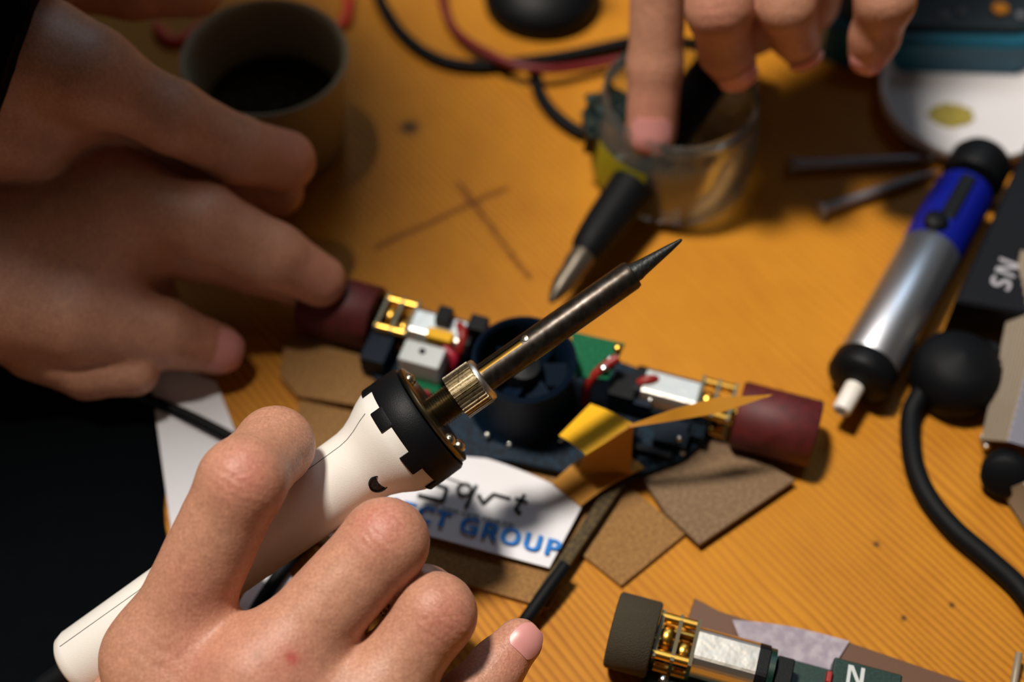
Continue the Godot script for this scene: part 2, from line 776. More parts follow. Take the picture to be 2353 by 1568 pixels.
	mat("box_black", Color(0.06, 0.068, 0.09), 0.6)
	M.box_black.metallic_specular = 0.3
	grain(M.box_black, 60.0, Color(0.75, 0.75, 0.8), Color(1, 1, 1), 0.08)
	mat("box_print", Color(0.62, 0.61, 0.64), 0.7)
	mat("ribbed_plastic", Color(0.56, 0.51, 0.44), 0.3)
	mat("panel_purple", Color(0.55, 0.54, 0.62), 0.5)
	mat("steel_wool", Color(0.20, 0.26, 0.25), 0.3, 0.7)
	relief(M.steel_wool, 50.0, 0.3, 0.08)
	mat("room_paint", Color(0.62, 0.60, 0.57), 0.9)
	mat("room_floor", Color(0.34, 0.30, 0.27), 0.7)
	var pine := mat("pine", Color.WHITE, 0.6)
	pine.metallic_specular = 0.35
	pine.albedo_texture = wood()
	mat("table_steel", Color(0.3, 0.3, 0.32), 0.5, 0.6)
	mat("hair", Color(0.12, 0.085, 0.06), 0.8)


const WOOD_MM := 520.0


func wood() -> ImageTexture:
	# pine: growth rings along the boards, a knot, a few scratches
	var n := 1536
	var data := PackedByteArray()
	data.resize(n * n * 3)
	var a := FastNoiseLite.new()
	a.seed = 11
	a.frequency = 0.006
	var b := FastNoiseLite.new()
	b.seed = 12
	b.frequency = 0.09
	var k := WOOD_MM / n
	var at := 0
	var marks := [[Vector2(-16.5, -59.0), Vector2(4.9, -22.2), 0.45], [Vector2(-40.6, -33.5), Vector2(-1.5, -57.2), 0.45], [Vector2(-62.5, -35.2), Vector2(-65.2, -22.2), 0.4]]
	var knots := [[Vector2(-32.4, -82.2), 3.0], [Vector2(93.0, 63.3), 0.8], [Vector2(29.5, -53.8), 1.0], [Vector2(96.8, 83.6), 0.7], [Vector2(109.3, 80.1), 0.7]]
	for y in n:
		var z := y * k - WOOD_MM / 2
		for x in n:
			var px := x * k - WOOD_MM / 2
			var along := px * 0.60 + z * 0.80
			var across := px * 0.80 - z * 0.60
			var low := a.get_noise_2d(across * 1.1, along * 0.28)
			var fib := b.get_noise_2d(across * 9.0, along * 0.5)
			var ring := fposmod(across / 2.15 + low * 5.5, 1.0)
			var late := smoothstep(0.35, 0.92, ring) * (1.0 - smoothstep(0.92, 1.0, ring))
			var power := clampf(0.62 + 1.2 * a.get_noise_2d(across * 0.7 + 90.0, along * 0.35), 0.12, 1.0)
			var s := late * power * 0.55 + fib * 0.10 + 0.10 * a.get_noise_2d(px * 5.0, z * 5.0)
			var r := 0.74 - 0.32 * s
			var g := 0.49 - 0.31 * s
			var bl := 0.085 - 0.10 * s
			at = (y * n + x) * 3
			data[at] = int(clampf(r, 0, 1) * 255)
			data[at + 1] = int(clampf(g, 0, 1) * 255)
			data[at + 2] = int(clampf(bl, 0, 1) * 255)
	for m in marks:
		var p0: Vector2 = m[0]
		var p1: Vector2 = m[1]
		var steps := int(p0.distance_to(p1) / k * 2.0)
		for s in steps:
			var p := p0.lerp(p1, s / float(steps))
			spot(data, n, k, p + Vector2(1, 0.4) * b.get_noise_2d(p.x * 3, p.y * 3), 0.6, m[2] * 0.16)
	for q in knots:
		spot(data, n, k, q[0], q[1], 0.75)
	var img := Image.create_from_data(n, n, false, Image.FORMAT_RGB8, data)
	return ImageTexture.create_from_image(img)


func spot(data: PackedByteArray, n: int, k: float, p: Vector2, r: float, dark: float) -> void:
	var c := (p + Vector2.ONE * WOOD_MM / 2) / k
	var rr := int(ceil(r * 2.0 / k))
	for y in range(int(c.y) - rr, int(c.y) + rr + 1):
		for x in range(int(c.x) - rr, int(c.x) + rr + 1):
			if x < 0 or y < 0 or x >= n or y >= n:
				continue
			var d := Vector2(x, y).distance_to(c) * k / r
			var f := 1.0 - dark * exp(-d * d * 1.4)
			var at := (y * n + x) * 3
			for e in 3:
				data[at + e] = int(data[at + e] * f)


# ---- room, lamps out of view, table
func lamp(called: String, at: Vector3, side: float, energy: float, col: Color, label: String) -> void:
	var o := thing(called, label, "lamp", at)
	o.set_meta("foot", at)
	var ceiling := 1750.0 - at.y
	var g := Geo.new()
	var w := side * 1000.0
	rbox(g, Transform3D(Basis(), at + V(0, 22, 0)), V(w + 30, 40, w + 30), 4)
	build("housing", g, M.white_part, o)
	for s in [-1, 1]:
		g = Geo.new()
		tube(g, [at + V(s * w * 0.35, 40, 0), at + V(s * w * 0.35, ceiling, 0)], 4.0)
		build("hanger", g, M.table_steel, o)
	var glow := mat("lamp_glow_%d" % int(w), Color.WHITE, 0.6)
	glow.emission_enabled = true
	glow.emission = col
	glow.emission_energy_multiplier = 1.0
	g = Geo.new()
	rbox(g, Transform3D(Basis(), at), V(w, 4, w), 1)
	build("diffuser", g, glow, o)
	var l := AreaLight3D.new()
	l.name = "panel_light"
	l.area_size = Vector2(side, side)
	l.light_color = col
	l.light_energy = energy
	l.area_range = 12.0
	l.area_attenuation = 2.0
	l.shadow_enabled = true
	o.add_child(l)
	l.position = Vector3(0, -0.012, 0)
	l.rotation_degrees = Vector3(-90, 0, 0)


func slab(called: String, lo: Vector3, hi: Vector3, m: Material) -> void:
	var g := Geo.new()
	rbox(g, Transform3D(Basis(), (lo + hi) / 2), hi - lo, 1.0)
	tag(build(called, g, m), "", "", "", "structure")


func room() -> void:
	slab("floor", V(-2200, -850, -2300), V(2200, -750, 2100), M.room_floor)
	slab("ceiling", V(-2200, 1750, -2300), V(2200, 1850, 2100), M.room_paint)
	slab("wall_left", V(-2200, -750, -2300), V(-2100, 1750, 2100), M.room_paint)
	slab("wall_right", V(2100, -750, -2300), V(2200, 1750, 2100), M.room_paint)
	slab("wall_back", V(-2100, -750, -2300), V(2100, 1750, -2200), M.room_paint)
	slab("wall_front", V(-2100, -750, 2000), V(2100, 1750, 2100), M.room_paint)


func table() -> void:
	var o := thing("table", "golden pine table top with fine dark grain lines under all the tools", "table", V(0, -750, -100))
	var g := Geo.new()
	var x0 := -560.0
	var x1 := 700.0
	var z0 := -480.0
	var z1 := 260.0
	rbox(g, Transform3D(Basis(), V((x0 + x1) / 2, -14.0, (z0 + z1) / 2)), V(x1 - x0, 28.0, z1 - z0), 2.0)
	for k in g.v.size():
		g.t[k] = Vector2(g.v[k].x, g.v[k].z) / WOOD_MM + Vector2(0.5, 0.5)
	build("tabletop", g, M.pine, o)
	for sx in [-500, 640]:
		for sz in [-420, 200]:
			g = Geo.new()
			rbox(g, Transform3D(Basis(), V(sx, -389, sz)), V(50, 722, 50), 3.0)
			build("leg", g, M.table_steel, o)


func pieces(called: String, label: String, category: String, poly: Array, y0: float, y1: float, m: Material, group := "") -> void:
	var g := Geo.new()
	prism(g, PackedVector2Array(poly), y0, y1, Transform3D(), 0.15)
	tag(build(numbered(called), g, m), label, category, group)


func brown_pieces() -> void:
	pieces("card_piece", "large tan card lying lowest, under the white printed card", "card", [Vector2(-57.8, 20.5), Vector2(28.0, 42.3), Vector2(9.2, 81.9), Vector2(-60.0, 60.2)], 0.0, 1.6, M.tan_card)
	pieces("card_piece", "tan card left of the black collar, below the red wheel at the fingertip", "card", [Vector2(-63.4, 1.5), Vector2(-30.1, -2.2), Vector2(-28.9, 25.9), Vector2(-58.3, 20.3), Vector2(-63.5, 13.7)], 1.65, 3.2, M.tan_card)
	pieces("card_piece", "square tan card between the dark batten and the greyish card", "card", [Vector2(28.4, 45.4), Vector2(44.8, 60.8), Vector2(27.3, 75.7), Vector2(17.5, 66.9)], 0.0, 1.5, M.tan_card)
	pieces("card_piece", "greyish brown card whose pointed corner lies below the right red wheel", "card", [Vector2(33.4, 44.6), Vector2(53.7, 32.7), Vector2(74.0, 46.3), Vector2(47.5, 65.1), Vector2(39.5, 56.1)], 1.65, 3.2, M.grey_card)
	pieces("batten", "narrow olive brown batten along the right edge of the printed card", "batten", [Vector2(26.2, 46.5), Vector2(29.3, 48.0), Vector2(12.3, 74.9), Vector2(7.3, 81.4), Vector2(5.2, 80.2)], 1.65, 5.0, M.olive_batten)


func papers() -> void:
	# the white sheet at the left
	var g := Geo.new()
	var c := [V(-100.0, 2.0, 9.3), V(-81.1, 2.0, 14.8), V(-52.6, 1.0, 79.4), V(-79.0, 1.0, 93.2)]
	var f := func(u: float, v: float) -> Vector3:
		var p: Vector3 = (c[0] as Vector3).lerp(c[1], u).lerp((c[3] as Vector3).lerp(c[2], u), v)
		return p + V(0, 3.0 * pow(1.0 - v, 3.0) * (1.0 - u) + 0.6 * sin(u * 4.0 + v * 5.0), 0)
	sheet(g, f, 14, 14, 0.25)
	tag(build("paper_sheet", g, M.paper), "blank white paper sheet under the soldering hand, beside the black cloth", "paper")
	pieces("paper_scrap", "tiny white paper scrap on the black cloth at the left edge", "paper", [V(-131.8, 8.0, 68.8), V(-126.4, 8.0, 71.6), V(-124.3, 8.0, 76.3), V(-125.0, 8.0, 78.4), V(-131.7, 8.0, 79.2)], 2.0, 8.0, M.paper)
	# the printed card
	var o := thing("printed_card", "white card printed with a black root-sign logo and blue words GROUP", "card", V(5, 3, 60))
	g = Geo.new()
	var q := [V(-31.2, 5.0, 35.9), V(18.8, 5.0, 53.4), V(9.3, 4.0, 72.0), V(-36.3, 4.0, 58.6)]
	var rise := func(u: float, v: float) -> float:
		return 1.6 * pow(1.0 - v, 2.0) * sin(PI * clampf(u, 0.0, 1.0))
	var f2 := func(u: float, v: float) -> Vector3:
		var p: Vector3 = (q[0] as Vector3).lerp(q[1], u).lerp((q[3] as Vector3).lerp(q[2], u), v)
		var away: Vector3 = ((q[0] as Vector3) - q[3]).normalized()
		return p + V(0, 0.0, 0) + away * 3.2 * pow(1.0 - v, 1.5) * sin(PI * u)
	sheet(g, f2, 20, 10, 0.5)
	build("sheet", g, M.paper, o)
	var y := 4.9
	var ink := Geo.new()
	var loop := PackedVector2Array()
	var mid := Vector2(-12.3, 50.4)
	for k in 25:
		loop.append(mid + Vector2(sin(1.9 + k * 6.1 / 24) * 1.7, cos(1.9 + k * 6.1 / 24) * 1.7))
	stroke(ink, loop, 0.9, y, y + 0.15)
	stroke(ink, PackedVector2Array([Vector2(-9.2, 49.0), Vector2(-11.9, 55.6)]), 1.0, y, y + 0.15)
	stroke(ink, PackedVector2Array([Vector2(-8.7, 51.8), Vector2(-7.4, 54.4), Vector2(-4.8, 51.7), Vector2(-0.4, 53.1)]), 1.0, y, y + 0.15)
	stroke(ink, PackedVector2Array([Vector2(3.3, 51.7), Vector2(0.9, 56.0), Vector2(2.2, 57.3)]), 1.0, y, y + 0.15)
	stroke(ink, PackedVector2Array([Vector2(0.8, 52.9), Vector2(4.0, 54.1)]), 1.0, y, y + 0.15)
	stroke(ink, PackedVector2Array([Vector2(-20.4, 48.5), Vector2(-16.8, 49.9), Vector2(-17.8, 53.7), Vector2(-24.3, 51.9)]), 1.0, y, y + 0.15)
	stroke(ink, PackedVector2Array([Vector2(-17.9, 46.4), Vector2(-12.6, 48.6)]), 0.4, y, y + 0.15)
	build("logo", ink, M.ink_black, o)
	var small := Geo.new()
	var s0 := Vector2(-22.6, 54.2)
	var s1 := Vector2(0.7, 60.7)
	for k in 40:
		if k % 9 == 7:
			continue
		stroke(small, PackedVector2Array([s0.lerp(s1, k / 40.0), s0.lerp(s1, (k + 0.7) / 40.0)]), 0.5 + 0.25 * (k % 3), y, y + 0.1)
	build("small_print", small, M.grey_print, o)
	words(o, "word", "PROJECT GROUP", V(11.9, 5.0, 69.8), V(-21.7, 5.0, 60.3) - V(8.5, 5.0, 69.0), 3.8, true, M.ink_blue, 1.24)


func words(parent: Node3D, called: String, text: String, at: Vector3, back: Vector3, cap: float, from_right: bool, m: Material, stretch := 1.0, up := Vector3.UP) -> void:
	# raised print: `at` is an end of the base line, `back` points along it towards the first letter
	var t := TextMesh.new()
	var font := SystemFont.new()
	font.font_names = PackedStringArray(["Droid Sans"])
	font.font_weight = 700
	t.font = font
	t.text = text
	t.font_size = 64
	t.pixel_size = cap * MM / (64.0 * 0.714)
	t.depth = 0.0001
	t.horizontal_alignment = HORIZONTAL_ALIGNMENT_RIGHT if from_right else HORIZONTAL_ALIGNMENT_LEFT
	t.vertical_alignment = VERTICAL_ALIGNMENT_BOTTOM
	t.material = m
	var o := MeshInstance3D.new()
	o.name = called
	o.mesh = t
	var x := -back.normalized()
	var z := up.normalized()
	x = (x - z * x.dot(z)).normalized()
	var low := 64.0 * 0.24 * t.pixel_size
	o.transform = Transform3D(Basis(x * stretch, z.cross(x), z), (at - parent.get_meta("foot")) * MM - z.cross(x) * low)
	o.set_meta("foot", parent.get_meta("foot"))
	parent.add_child(o, true)


func black_cloth() -> void:
	var g := Geo.new()
	var e := [V(-189.4, 8.0, 10.1), V(-101.3, 8.0, 13.4), V(-84.7, 3.0, 63.6), V(-76.4, 1.5, 104.4), V(-148.8, 2.0, 120.3)]
	var n := FastNoiseLite.new()
	n.seed = 5
	n.frequency = 0.02
	var f := func(u: float, v: float) -> Vector3:
		var right: Vector3 = (e[1] as Vector3).lerp(e[2], v / 0.55) if v < 0.55 else (e[2] as Vector3).lerp(e[3], (v - 0.55) / 0.45)
		right += V(3.0 * sin(v * 9.0), 0, 0)
		var left: Vector3 = (e[0] as Vector3).lerp(e[4], v)
		var p := left.lerp(right, u)
		var h := 3.5 + 3.0 * n.get_noise_2d(p.x, p.z) + 6.0 * pow(1.0 - v, 2.0)
		p.y = 0.8 + h * (1.0 - pow(u, 10.0))
		return p
	sheet(g, f, 50, 50, 0.7)
	var whole := g
	g = Geo.new()
	var d := [V(-200.9, 2.0, -80.6), V(-133.1, 2.0, -74.2), V(-120.6, 2.0, -63.4), V(-192.6, 2.0, -48.6)]
	sheet(g, func(u: float, v: float) -> Vector3: return (d[0] as Vector3).lerp(d[1], u).lerp((d[3] as Vector3).lerp(d[2], u), v) + V(0, 0.4 * sin(u * 9.0), 0), 20, 12, 0.7)
	tag(build("black_cloth", g, M.black_fabric), "black cloth fold in the gap between the two dark hands", "cloth")
	g = whole
	tag(build("black_cloth", g, M.black_fabric), "black cloth lying left of the white paper, under the white handle end", "cloth")


# ---- the robot under the iron
func motor(o: Node3D, mid: Vector3, x: Vector3, r0: float, can_m: Material) -> void:
	# gear motor along x from r0 on: brass plates with pillars and wheels, can, black end cap
	var xf := Transform3D(Basis(Vector3.UP.cross(x).normalized(), x.normalized(), Vector3.UP), mid)
	# local x across, y along the axle, z up
	var plate := PackedVector2Array()
	for p in [[-6, -5], [6, -5], [6, 5], [-6, 5]]:
		plate.append(Vector2(p[0], p[1]))
	var g := Geo.new()
	for a in [0.0, 4.4, 8.6]:
		prism(g, plate, r0 + a, r0 + a + 0.9, xf)
	build("gear_plate", g, M.brass_dark, o)
	for s in [[-4.8, -3.8], [4.8, -3.8], [4.8, 3.8], [-4.8, 3.8]]:
		g = Geo.new()
		disc(g, xf * Transform3D(Basis(), V(s[0], r0, s[1])), 1.25, 8.6, 14)
		build("pillar", g, M.brass, o)
	g = Geo.new()
	disc(g, xf * Transform3D(Basis(), V(1.0, r0 + 1.2, 0.6)), 3.4, 2.6, 24, 0.3)
	disc(g, xf * Transform3D(Basis(), V(-1.2, r0 + 5.6, 0.0)), 3.0, 2.6, 24, 0.3)
	build("gear_wheel", g, M.brass, o)
	var can := PackedVector2Array()
	for k in 48:
		can.append(Vector2(sin(k * TAU / 48) * 6.0, clampf(cos(k * TAU / 48) * 6.0, -5.0, 5.0)))
	g = Geo.new()
	prism(g, can, r0 + 9.5, r0 + 24.0, xf, 0.5)
	build("motor_can", g, can_m, o)
	g = Geo.new()
	prism(g, can, r0 + 24.0, r0 + 26.6, xf, 0.3)
	build("end_cap", g, M.black_plastic, o)


func wheel(o: Node3D, mid: Vector3, x: Vector3, r: float, w: float, tyre: Material) -> void:
	var xf := axes(x, Vector3.UP, mid)
	var g := Geo.new()
	lathe(g, xf, [Vector2(r - 2.6, -w / 2), Vector2(r - 0.5, -w / 2), Vector2(r, -w / 2 + 0.5), Vector2(r, w / 2 - 0.5), Vector2(r - 0.5, w / 2), Vector2(r - 2.6, w / 2), Vector2(r - 2.6, -w / 2)], 56, 0.0, TAU, 0.6)
	var t := build("wheel", g, tyre, o)
	g = Geo.new()
	disc(g, xf * Transform3D(Basis(), V(0, -w / 2 + 1.2, 0)), r - 2.6, w - 2.4, 40)
	build("hub", g, M.black_plastic, t)
	g = Geo.new()
	disc(g, xf * Transform3D(Basis(), V(0, -w / 2 + 0.6, 0)), 1.5, w + 2.4, 16)
	build("axle", g, M.brass, t)


func parts_box(o: Node3D, called: String, at: Vector3, x: Vector3, size: Vector3, m: Material, b := 0.3) -> void:
	var g := Geo.new()
	rbox(g, Transform3D(Basis(x.normalized(), Vector3.UP, x.cross(Vector3.UP).normalized()), at), size, b)
	build(called, g, m, o)


func robot() -> void:
	var lw := V(-47.3, 9.0, -4.3)
	var rw := V(69.4, 9.0, 33.0)
	var x := (rw - lw).normalized()
	var o := thing("robot", "small dark blue line robot with two wide dark red wheels and brass gears", "robot", V(11, 0, 14))
	wheel(o, lw, x, 9.0, 21.0, M.red_rubber)
	wheel(o, rw, -x, 9.0, 21.0, M.red_rubber)
	motor(o, lw, x, 12.0, M.silver)
	motor(o, rw, -x, 12.0, M.silver)
	var g := Geo.new()
	prism(g, PackedVector2Array([Vector2(-40.3, 11.4), Vector2(-35.2, 2.2), Vector2(-10.5, -2.7), Vector2(17.3, 5.1), Vector2(54.5, 20.9), Vector2(55.3, 31.9), Vector2(44.8, 41.2), Vector2(27.4, 48.6), Vector2(0.4, 42.1), Vector2(-20.1, 39.9), Vector2(-34.2, 20.9)]), 3.4, 5.2, Transform3D(), 0.3)
	build("circuit_board", g, M.board_blue, o)
	# fan duct in the middle
	var mid := V(3.1, 5.0, 23.6)
	var xf := Transform3D(Basis(), V(mid.x, 5.2, mid.z))
	g = Geo.new()
	lathe(g, xf, [Vector2(14.6, 0), Vector2(13.0, 2), Vector2(12.8, 18), Vector2(13.6, 20.5), Vector2(12.6, 21.3), Vector2(11.6, 20), Vector2(11.6, 1)], 56, 0.0, TAU, 0.5)
	build("fan_duct", g, M.duct_blue, o)
	g = Geo.new()
	lathe(g, xf, [Vector2(5.2, 0), Vector2(5.2, 15), Vector2(4.2, 17.4), Vector2(0.001, 18.2)], 30)
	build("fan_hub", g, M.black_plastic, o)
	for k in 6:
		g = Geo.new()
		var a := k * TAU / 6
		var b := Basis(Vector3.UP, a) * Basis(Vector3.RIGHT, 0.6)
		rbox(g, Transform3D(b, xf.origin + Basis(Vector3.UP, a) * V(8.1, 13, 0)), V(6.6, 0.8, 6.0), 0.2)
		build("fan_blade", g, M.duct_blue, o)
	# green board with solder, red leads
	g = Geo.new()
	var c := [V(15.6, 21.0, 11.6), V(29.7, 21.0, 15.5), V(25.2, 17.0, 24.1), V(16.6, 17.0, 23.3)]
	sheet(g, func(u: float, v: float) -> Vector3: return (c[0] as Vector3).lerp(c[1], u).lerp((c[3] as Vector3).lerp(c[2], u), v), 4, 4, 1.3)
	var gb := build("green_board", g, M.board_green, o)
	for p in [V(24.1, 19.0, 21.9), V(25.7, 19.5, 19.5), V(27.8, 21.0, 16.9)]:
		g = Geo.new()
		ball(g, p, 1.3, V(1, 0.7, 1), 0.2, 3, 12)
		build("solder_joint", g, M.brass if p.y > 20 else M.solder, gb)
	for w in [[[V(27.8, 20.0, 19.3), V(23.2, 18.0, 21.8), V(19.9, 14.0, 23.9), V(19.6, 7.0, 25.6)], 1.3, M.red_wire], [[V(31.8, 8.0, 22.8), V(33.6, 13.0, 22.9), V(37.2, 14.0, 22.2), V(39.9, 10.0, 21.3)], 1.3, M.red_wire], [[V(33.0, 7.0, 24.9), V(36.2, 11.0, 24.0), V(40.6, 8.0, 22.8)], 1.2, M.red_wire],
			[[V(-16.4, 10.0, -0.2), V(-13.5, 14.0, 6.4), V(-13.9, 12.0, 10.7), V(-15.6, 7.0, 11.6)], 1.4, M.red_wire], [[V(-18.3, 13.0, 11.4), V(-15.5, 12.0, 14.3), V(-17.3, 7.0, 15.8)], 1.2, M.crimson_wire], [[V(-26.5, 7.0, 21.5), V(-23.7, 9.0, 23.6), V(-20.6, 7.0, 21.7)], 1.1, M.crimson_wire]]:
		g = Geo.new()
		tube(g, smooth(w[0]), w[1])
		build("wire", g, w[2], o)
	parts_box(o, "connector", V(-23.8, 13.0, 15.9), x, V(11.5, 8.0, 7.0), M.white_part, 0.5)
	g = Geo.new()
	disc(g, Transform3D(Basis(), V(-23.8, 17.0, 15.3)), 0.9, 0.3)
	build("connector_hole", g, M.black_plastic, o)
	parts_box(o, "green_strip", V(-23.2, 8.0, 19.9), x, V(9, 3.0, 6), M.board_green)
	parts_box(o, "yellow_block", V(-19.4, 14.0, 8.7), x, V(7.2, 3.4, 3.4), M.yellow)
	parts_box(o, "dark_block", V(-18.3, 13.0, 3.0), x, V(4, 9, 5), M.black_plastic)
	parts_box(o, "dark_block", V(-9.1, 11.0, 6.4), x, V(5, 14, 5), M.black_plastic)
	parts_box(o, "dark_block", V(29.6, 9.0, 23.4), x, V(7, 9, 8), M.black_plastic)
	parts_box(o, "dark_block", V(34.6, 8.0, 25.6), x, V(6, 8, 7), M.duct_blue)
	parts_box(o, "dark_block", V(-36.4, 8.0, 9.7), x, V(7, 7, 10), M.duct_blue)
	parts_box(o, "dark_block", V(26.8, 8.0, 38.3), x, V(9, 8, 12), M.black_plastic)
	parts_box(o, "sensor_chip", V(42.2, 7.0, 35.1), x, V(9, 4, 8), M.duct_blue)
	parts_box(o, "sensor_chip", V(36.8, 6.5, 40.1), x, V(10, 2.5, 2.0), M.black_plastic)
	parts_box(o, "sensor_chip", V(48.6, 7.0, 33.8), x, V(5, 4, 6), M.board_blue)
	for p in [V(-7.3, 15.0, 3.9), V(0.2, 24.0, 10.2), V(36.7, 13.0, 25.1), V(36.4, 12.0, 27.6), V(-13.5, 10.0, 11.0), V(-0.7, 6.0, 37.4), V(13.0, 6.0, 36.1), V(43.5, 9.5, 37.9), V(44.5, 6.0, 39.8), V(-6.5, 7.0, 35.1)]:
		g = Geo.new()
		ball(g, p, 0.9, Vector3.ONE, 0.3, 4, 10)
		build("solder_joint", g, M.solder, o)


func second_robot() -> void:
	var w := V(29.0, 9.2, 92.1)
	var x := (V(49.3, 9.2, 98.1) - w).normalized()
	var o := thing("robot", "second robot at the bottom edge, with brown foam wheel and green boards", "robot", V(45, 0, 95))
	wheel(o, w, x, 9.2, 10.4, M.brown_foam)
	motor(o, w, x, 5.4, M.silver)
	var g := Geo.new()
	disc(g, axes(x, Vector3.UP, w + x * 32.2), 5.6, 1.4, 30)
	build("round_board", g, M.board_dark_green, o)
	parts_box(o, "dark_block", w + x * 36.0 + V(0, -1, 0), x, V(4, 8, 7), M.black_plastic)
	parts_box(o, "circuit_board", V(47.9, 3.0, 103.9), x, V(34, 1.5, 16), M.board_dark_green)
	parts_box(o, "circuit_board", V(71.4, 4.0, 105.3), x, V(26, 3.0, 14), M.board_dark_green)
	parts_box(o, "circuit_board", V(82.6, 8.0, 104.2), x, V(16, 5.0, 8), M.board_dark_green, 0.4)
	parts_box(o, "red_diode", V(73.9, 11.0, 103.5), x, V(1.6, 1.5, 3.2), M.red_wire, 0.5)
	words(o, "word", "N", V(77.2, 10.6, 104.5), V(77.2, 10.6, 104.5) - V(80.5, 10.6, 105.4), 1.3, false, M.white_part)
	g = Geo.new()
	ball(g, V(36.1, 4.5, 101.2), 1.3, V(1, 0.6, 1), 0.2, 5, 12)
	build("solder_joint", g, M.solder, o)
	g = Geo.new()
	prism(g, PackedVector2Array([Vector2(45.3, 79.3), Vector2(51.2, 82.9), Vector2(58.2, 85.3), Vector2(82.3, 91.1), Vector2(116.1, 104.1), Vector2(96.5, 110.2), Vector2(56.8, 97.3), Vector2(42.4, 86.9)]), 0.6, 2.2, Transform3D(), 0.2)
	tag(build("brown_strip", g, M.brown_tape), "dark brown strip behind the brown wheel, partly under whitish tape", "strip")
	g = Geo.new()
	var q := [V(54.0, 3.0, 85.5), V(81.9, 3.0, 91.1), V(72.5, 4.0, 104.2), V(55.9, 6.0, 96.9)]
	sheet(g, func(u: float, v: float) -> Vector3: return (q[0] as Vector3).lerp(q[1], u).lerp((q[3] as Vector3).lerp(q[2], u), v) + V(0, 1.2 * sin(u * 5.0 + v * 3.0) * v, -1.0 * sin(u * PI)), 16, 10, 0.2)
	tag(build("tape_patch", g, M.masking), "crinkled whitish tape stuck over the dark brown strip", "tape")
	g = Geo.new()
	tube(g, [V(117.7, 1.0, 108.5), V(120.7, 3.0, 99.0), V(121.8, 5.0, 94.8)], 0.9)
	tag(build("plastic_tie", g, M.ribbed_plastic), "pale thin plastic tie standing at the bottom right corner of the table", "tie")


func yellow_strip() -> void:
	var o := thing("yellow_strip", "bent bright yellow paper strip sticking up beside the right red wheel", "paper strip", V(40, 3, 50))
	var g := Geo.new()
	# the lower end lies on the card, the strip rises, folds over and ends in a point
	var a0 := V(10.3, 6.0, 48.9)
	var a1 := V(17.5, 5.6, 55.5)
	var b0 := V(25.8, 6.0, 35.8)
	var b1 := V(34.4, 5.6, 44.2)
	sheet(g, func(u: float, v: float) -> Vector3: return a0.lerp(a1, v).lerp(b0.lerp(b1, v), u) + V(0, 2.0 * sin(u * PI), 0), 10, 6, 0.5)
	build("lower_flap", g, M.shaded_yellow_amber, o)  # shade under the upper flap is put into the colour
	g = Geo.new()
	var c := [V(11.9, 18.0, 41.9), V(20.1, 20.0, 33.6), V(30.4, 27.0, 44.2), V(18.3, 22.0, 50.0)]
	sheet(g, func(u: float, v: float) -> Vector3: return (c[0] as Vector3).lerp(c[1], u).lerp((c[3] as Vector3).lerp(c[2], u), v) + V(0, 0.8 * sin(v * PI), 0), 8, 8, 0.5)
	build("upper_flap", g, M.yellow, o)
	g = Geo.new()
	# tongue seen nearly along its surface
	var tip := V(65.1, 31.0, 37.9)
	var far := [V(28.4, 27.0, 44.4), V(39.6, 30.0, 41.9), V(50.0, 31.0, 38.9)]
	var near := [V(28.9, 27.0, 45.1), V(39.7, 28.0, 43.8), V(51.6, 29.0, 42.0)]
	var line := func(p: Array, u: float) -> Vector3:
		var k := u * 3.0
		if k < 1.0:
			return (p[0] as Vector3).lerp(p[1], k)
		if k < 2.0:
			return (p[1] as Vector3).lerp(p[2], k - 1.0)
		return (p[2] as Vector3).lerp(tip, k - 2.0)
	sheet(g, func(u: float, v: float) -> Vector3: return (line.call(far, u) as Vector3).lerp(line.call(near, u), v) + V(0, 0, 0), 18, 4, 0.5)
	build("pointed_tongue", g, M.shaded_yellow_amber, o)  # darker face in the colour, same strip as the bright flap
	g = Geo.new()
	# the part of the strip that comes down from the fold to the board
	var d0 := V(18.8, 22.0, 49.6)
	var d1 := V(30.1, 27.0, 44.4)
	var e0 := V(17.2, 9.0, 47.4)
	var e1 := V(30.7, 7.0, 46.9)
	sheet(g, func(u: float, v: float) -> Vector3: return d0.lerp(d1, u).lerp(e0.lerp(e1, u), v) + V(0, 0, -1.0 * sin(v * PI)), 8, 8, 0.5)
	build("folded_side", g, M.shaded_yellow_amber, o)  # shadow below the fold painted as duller yellow


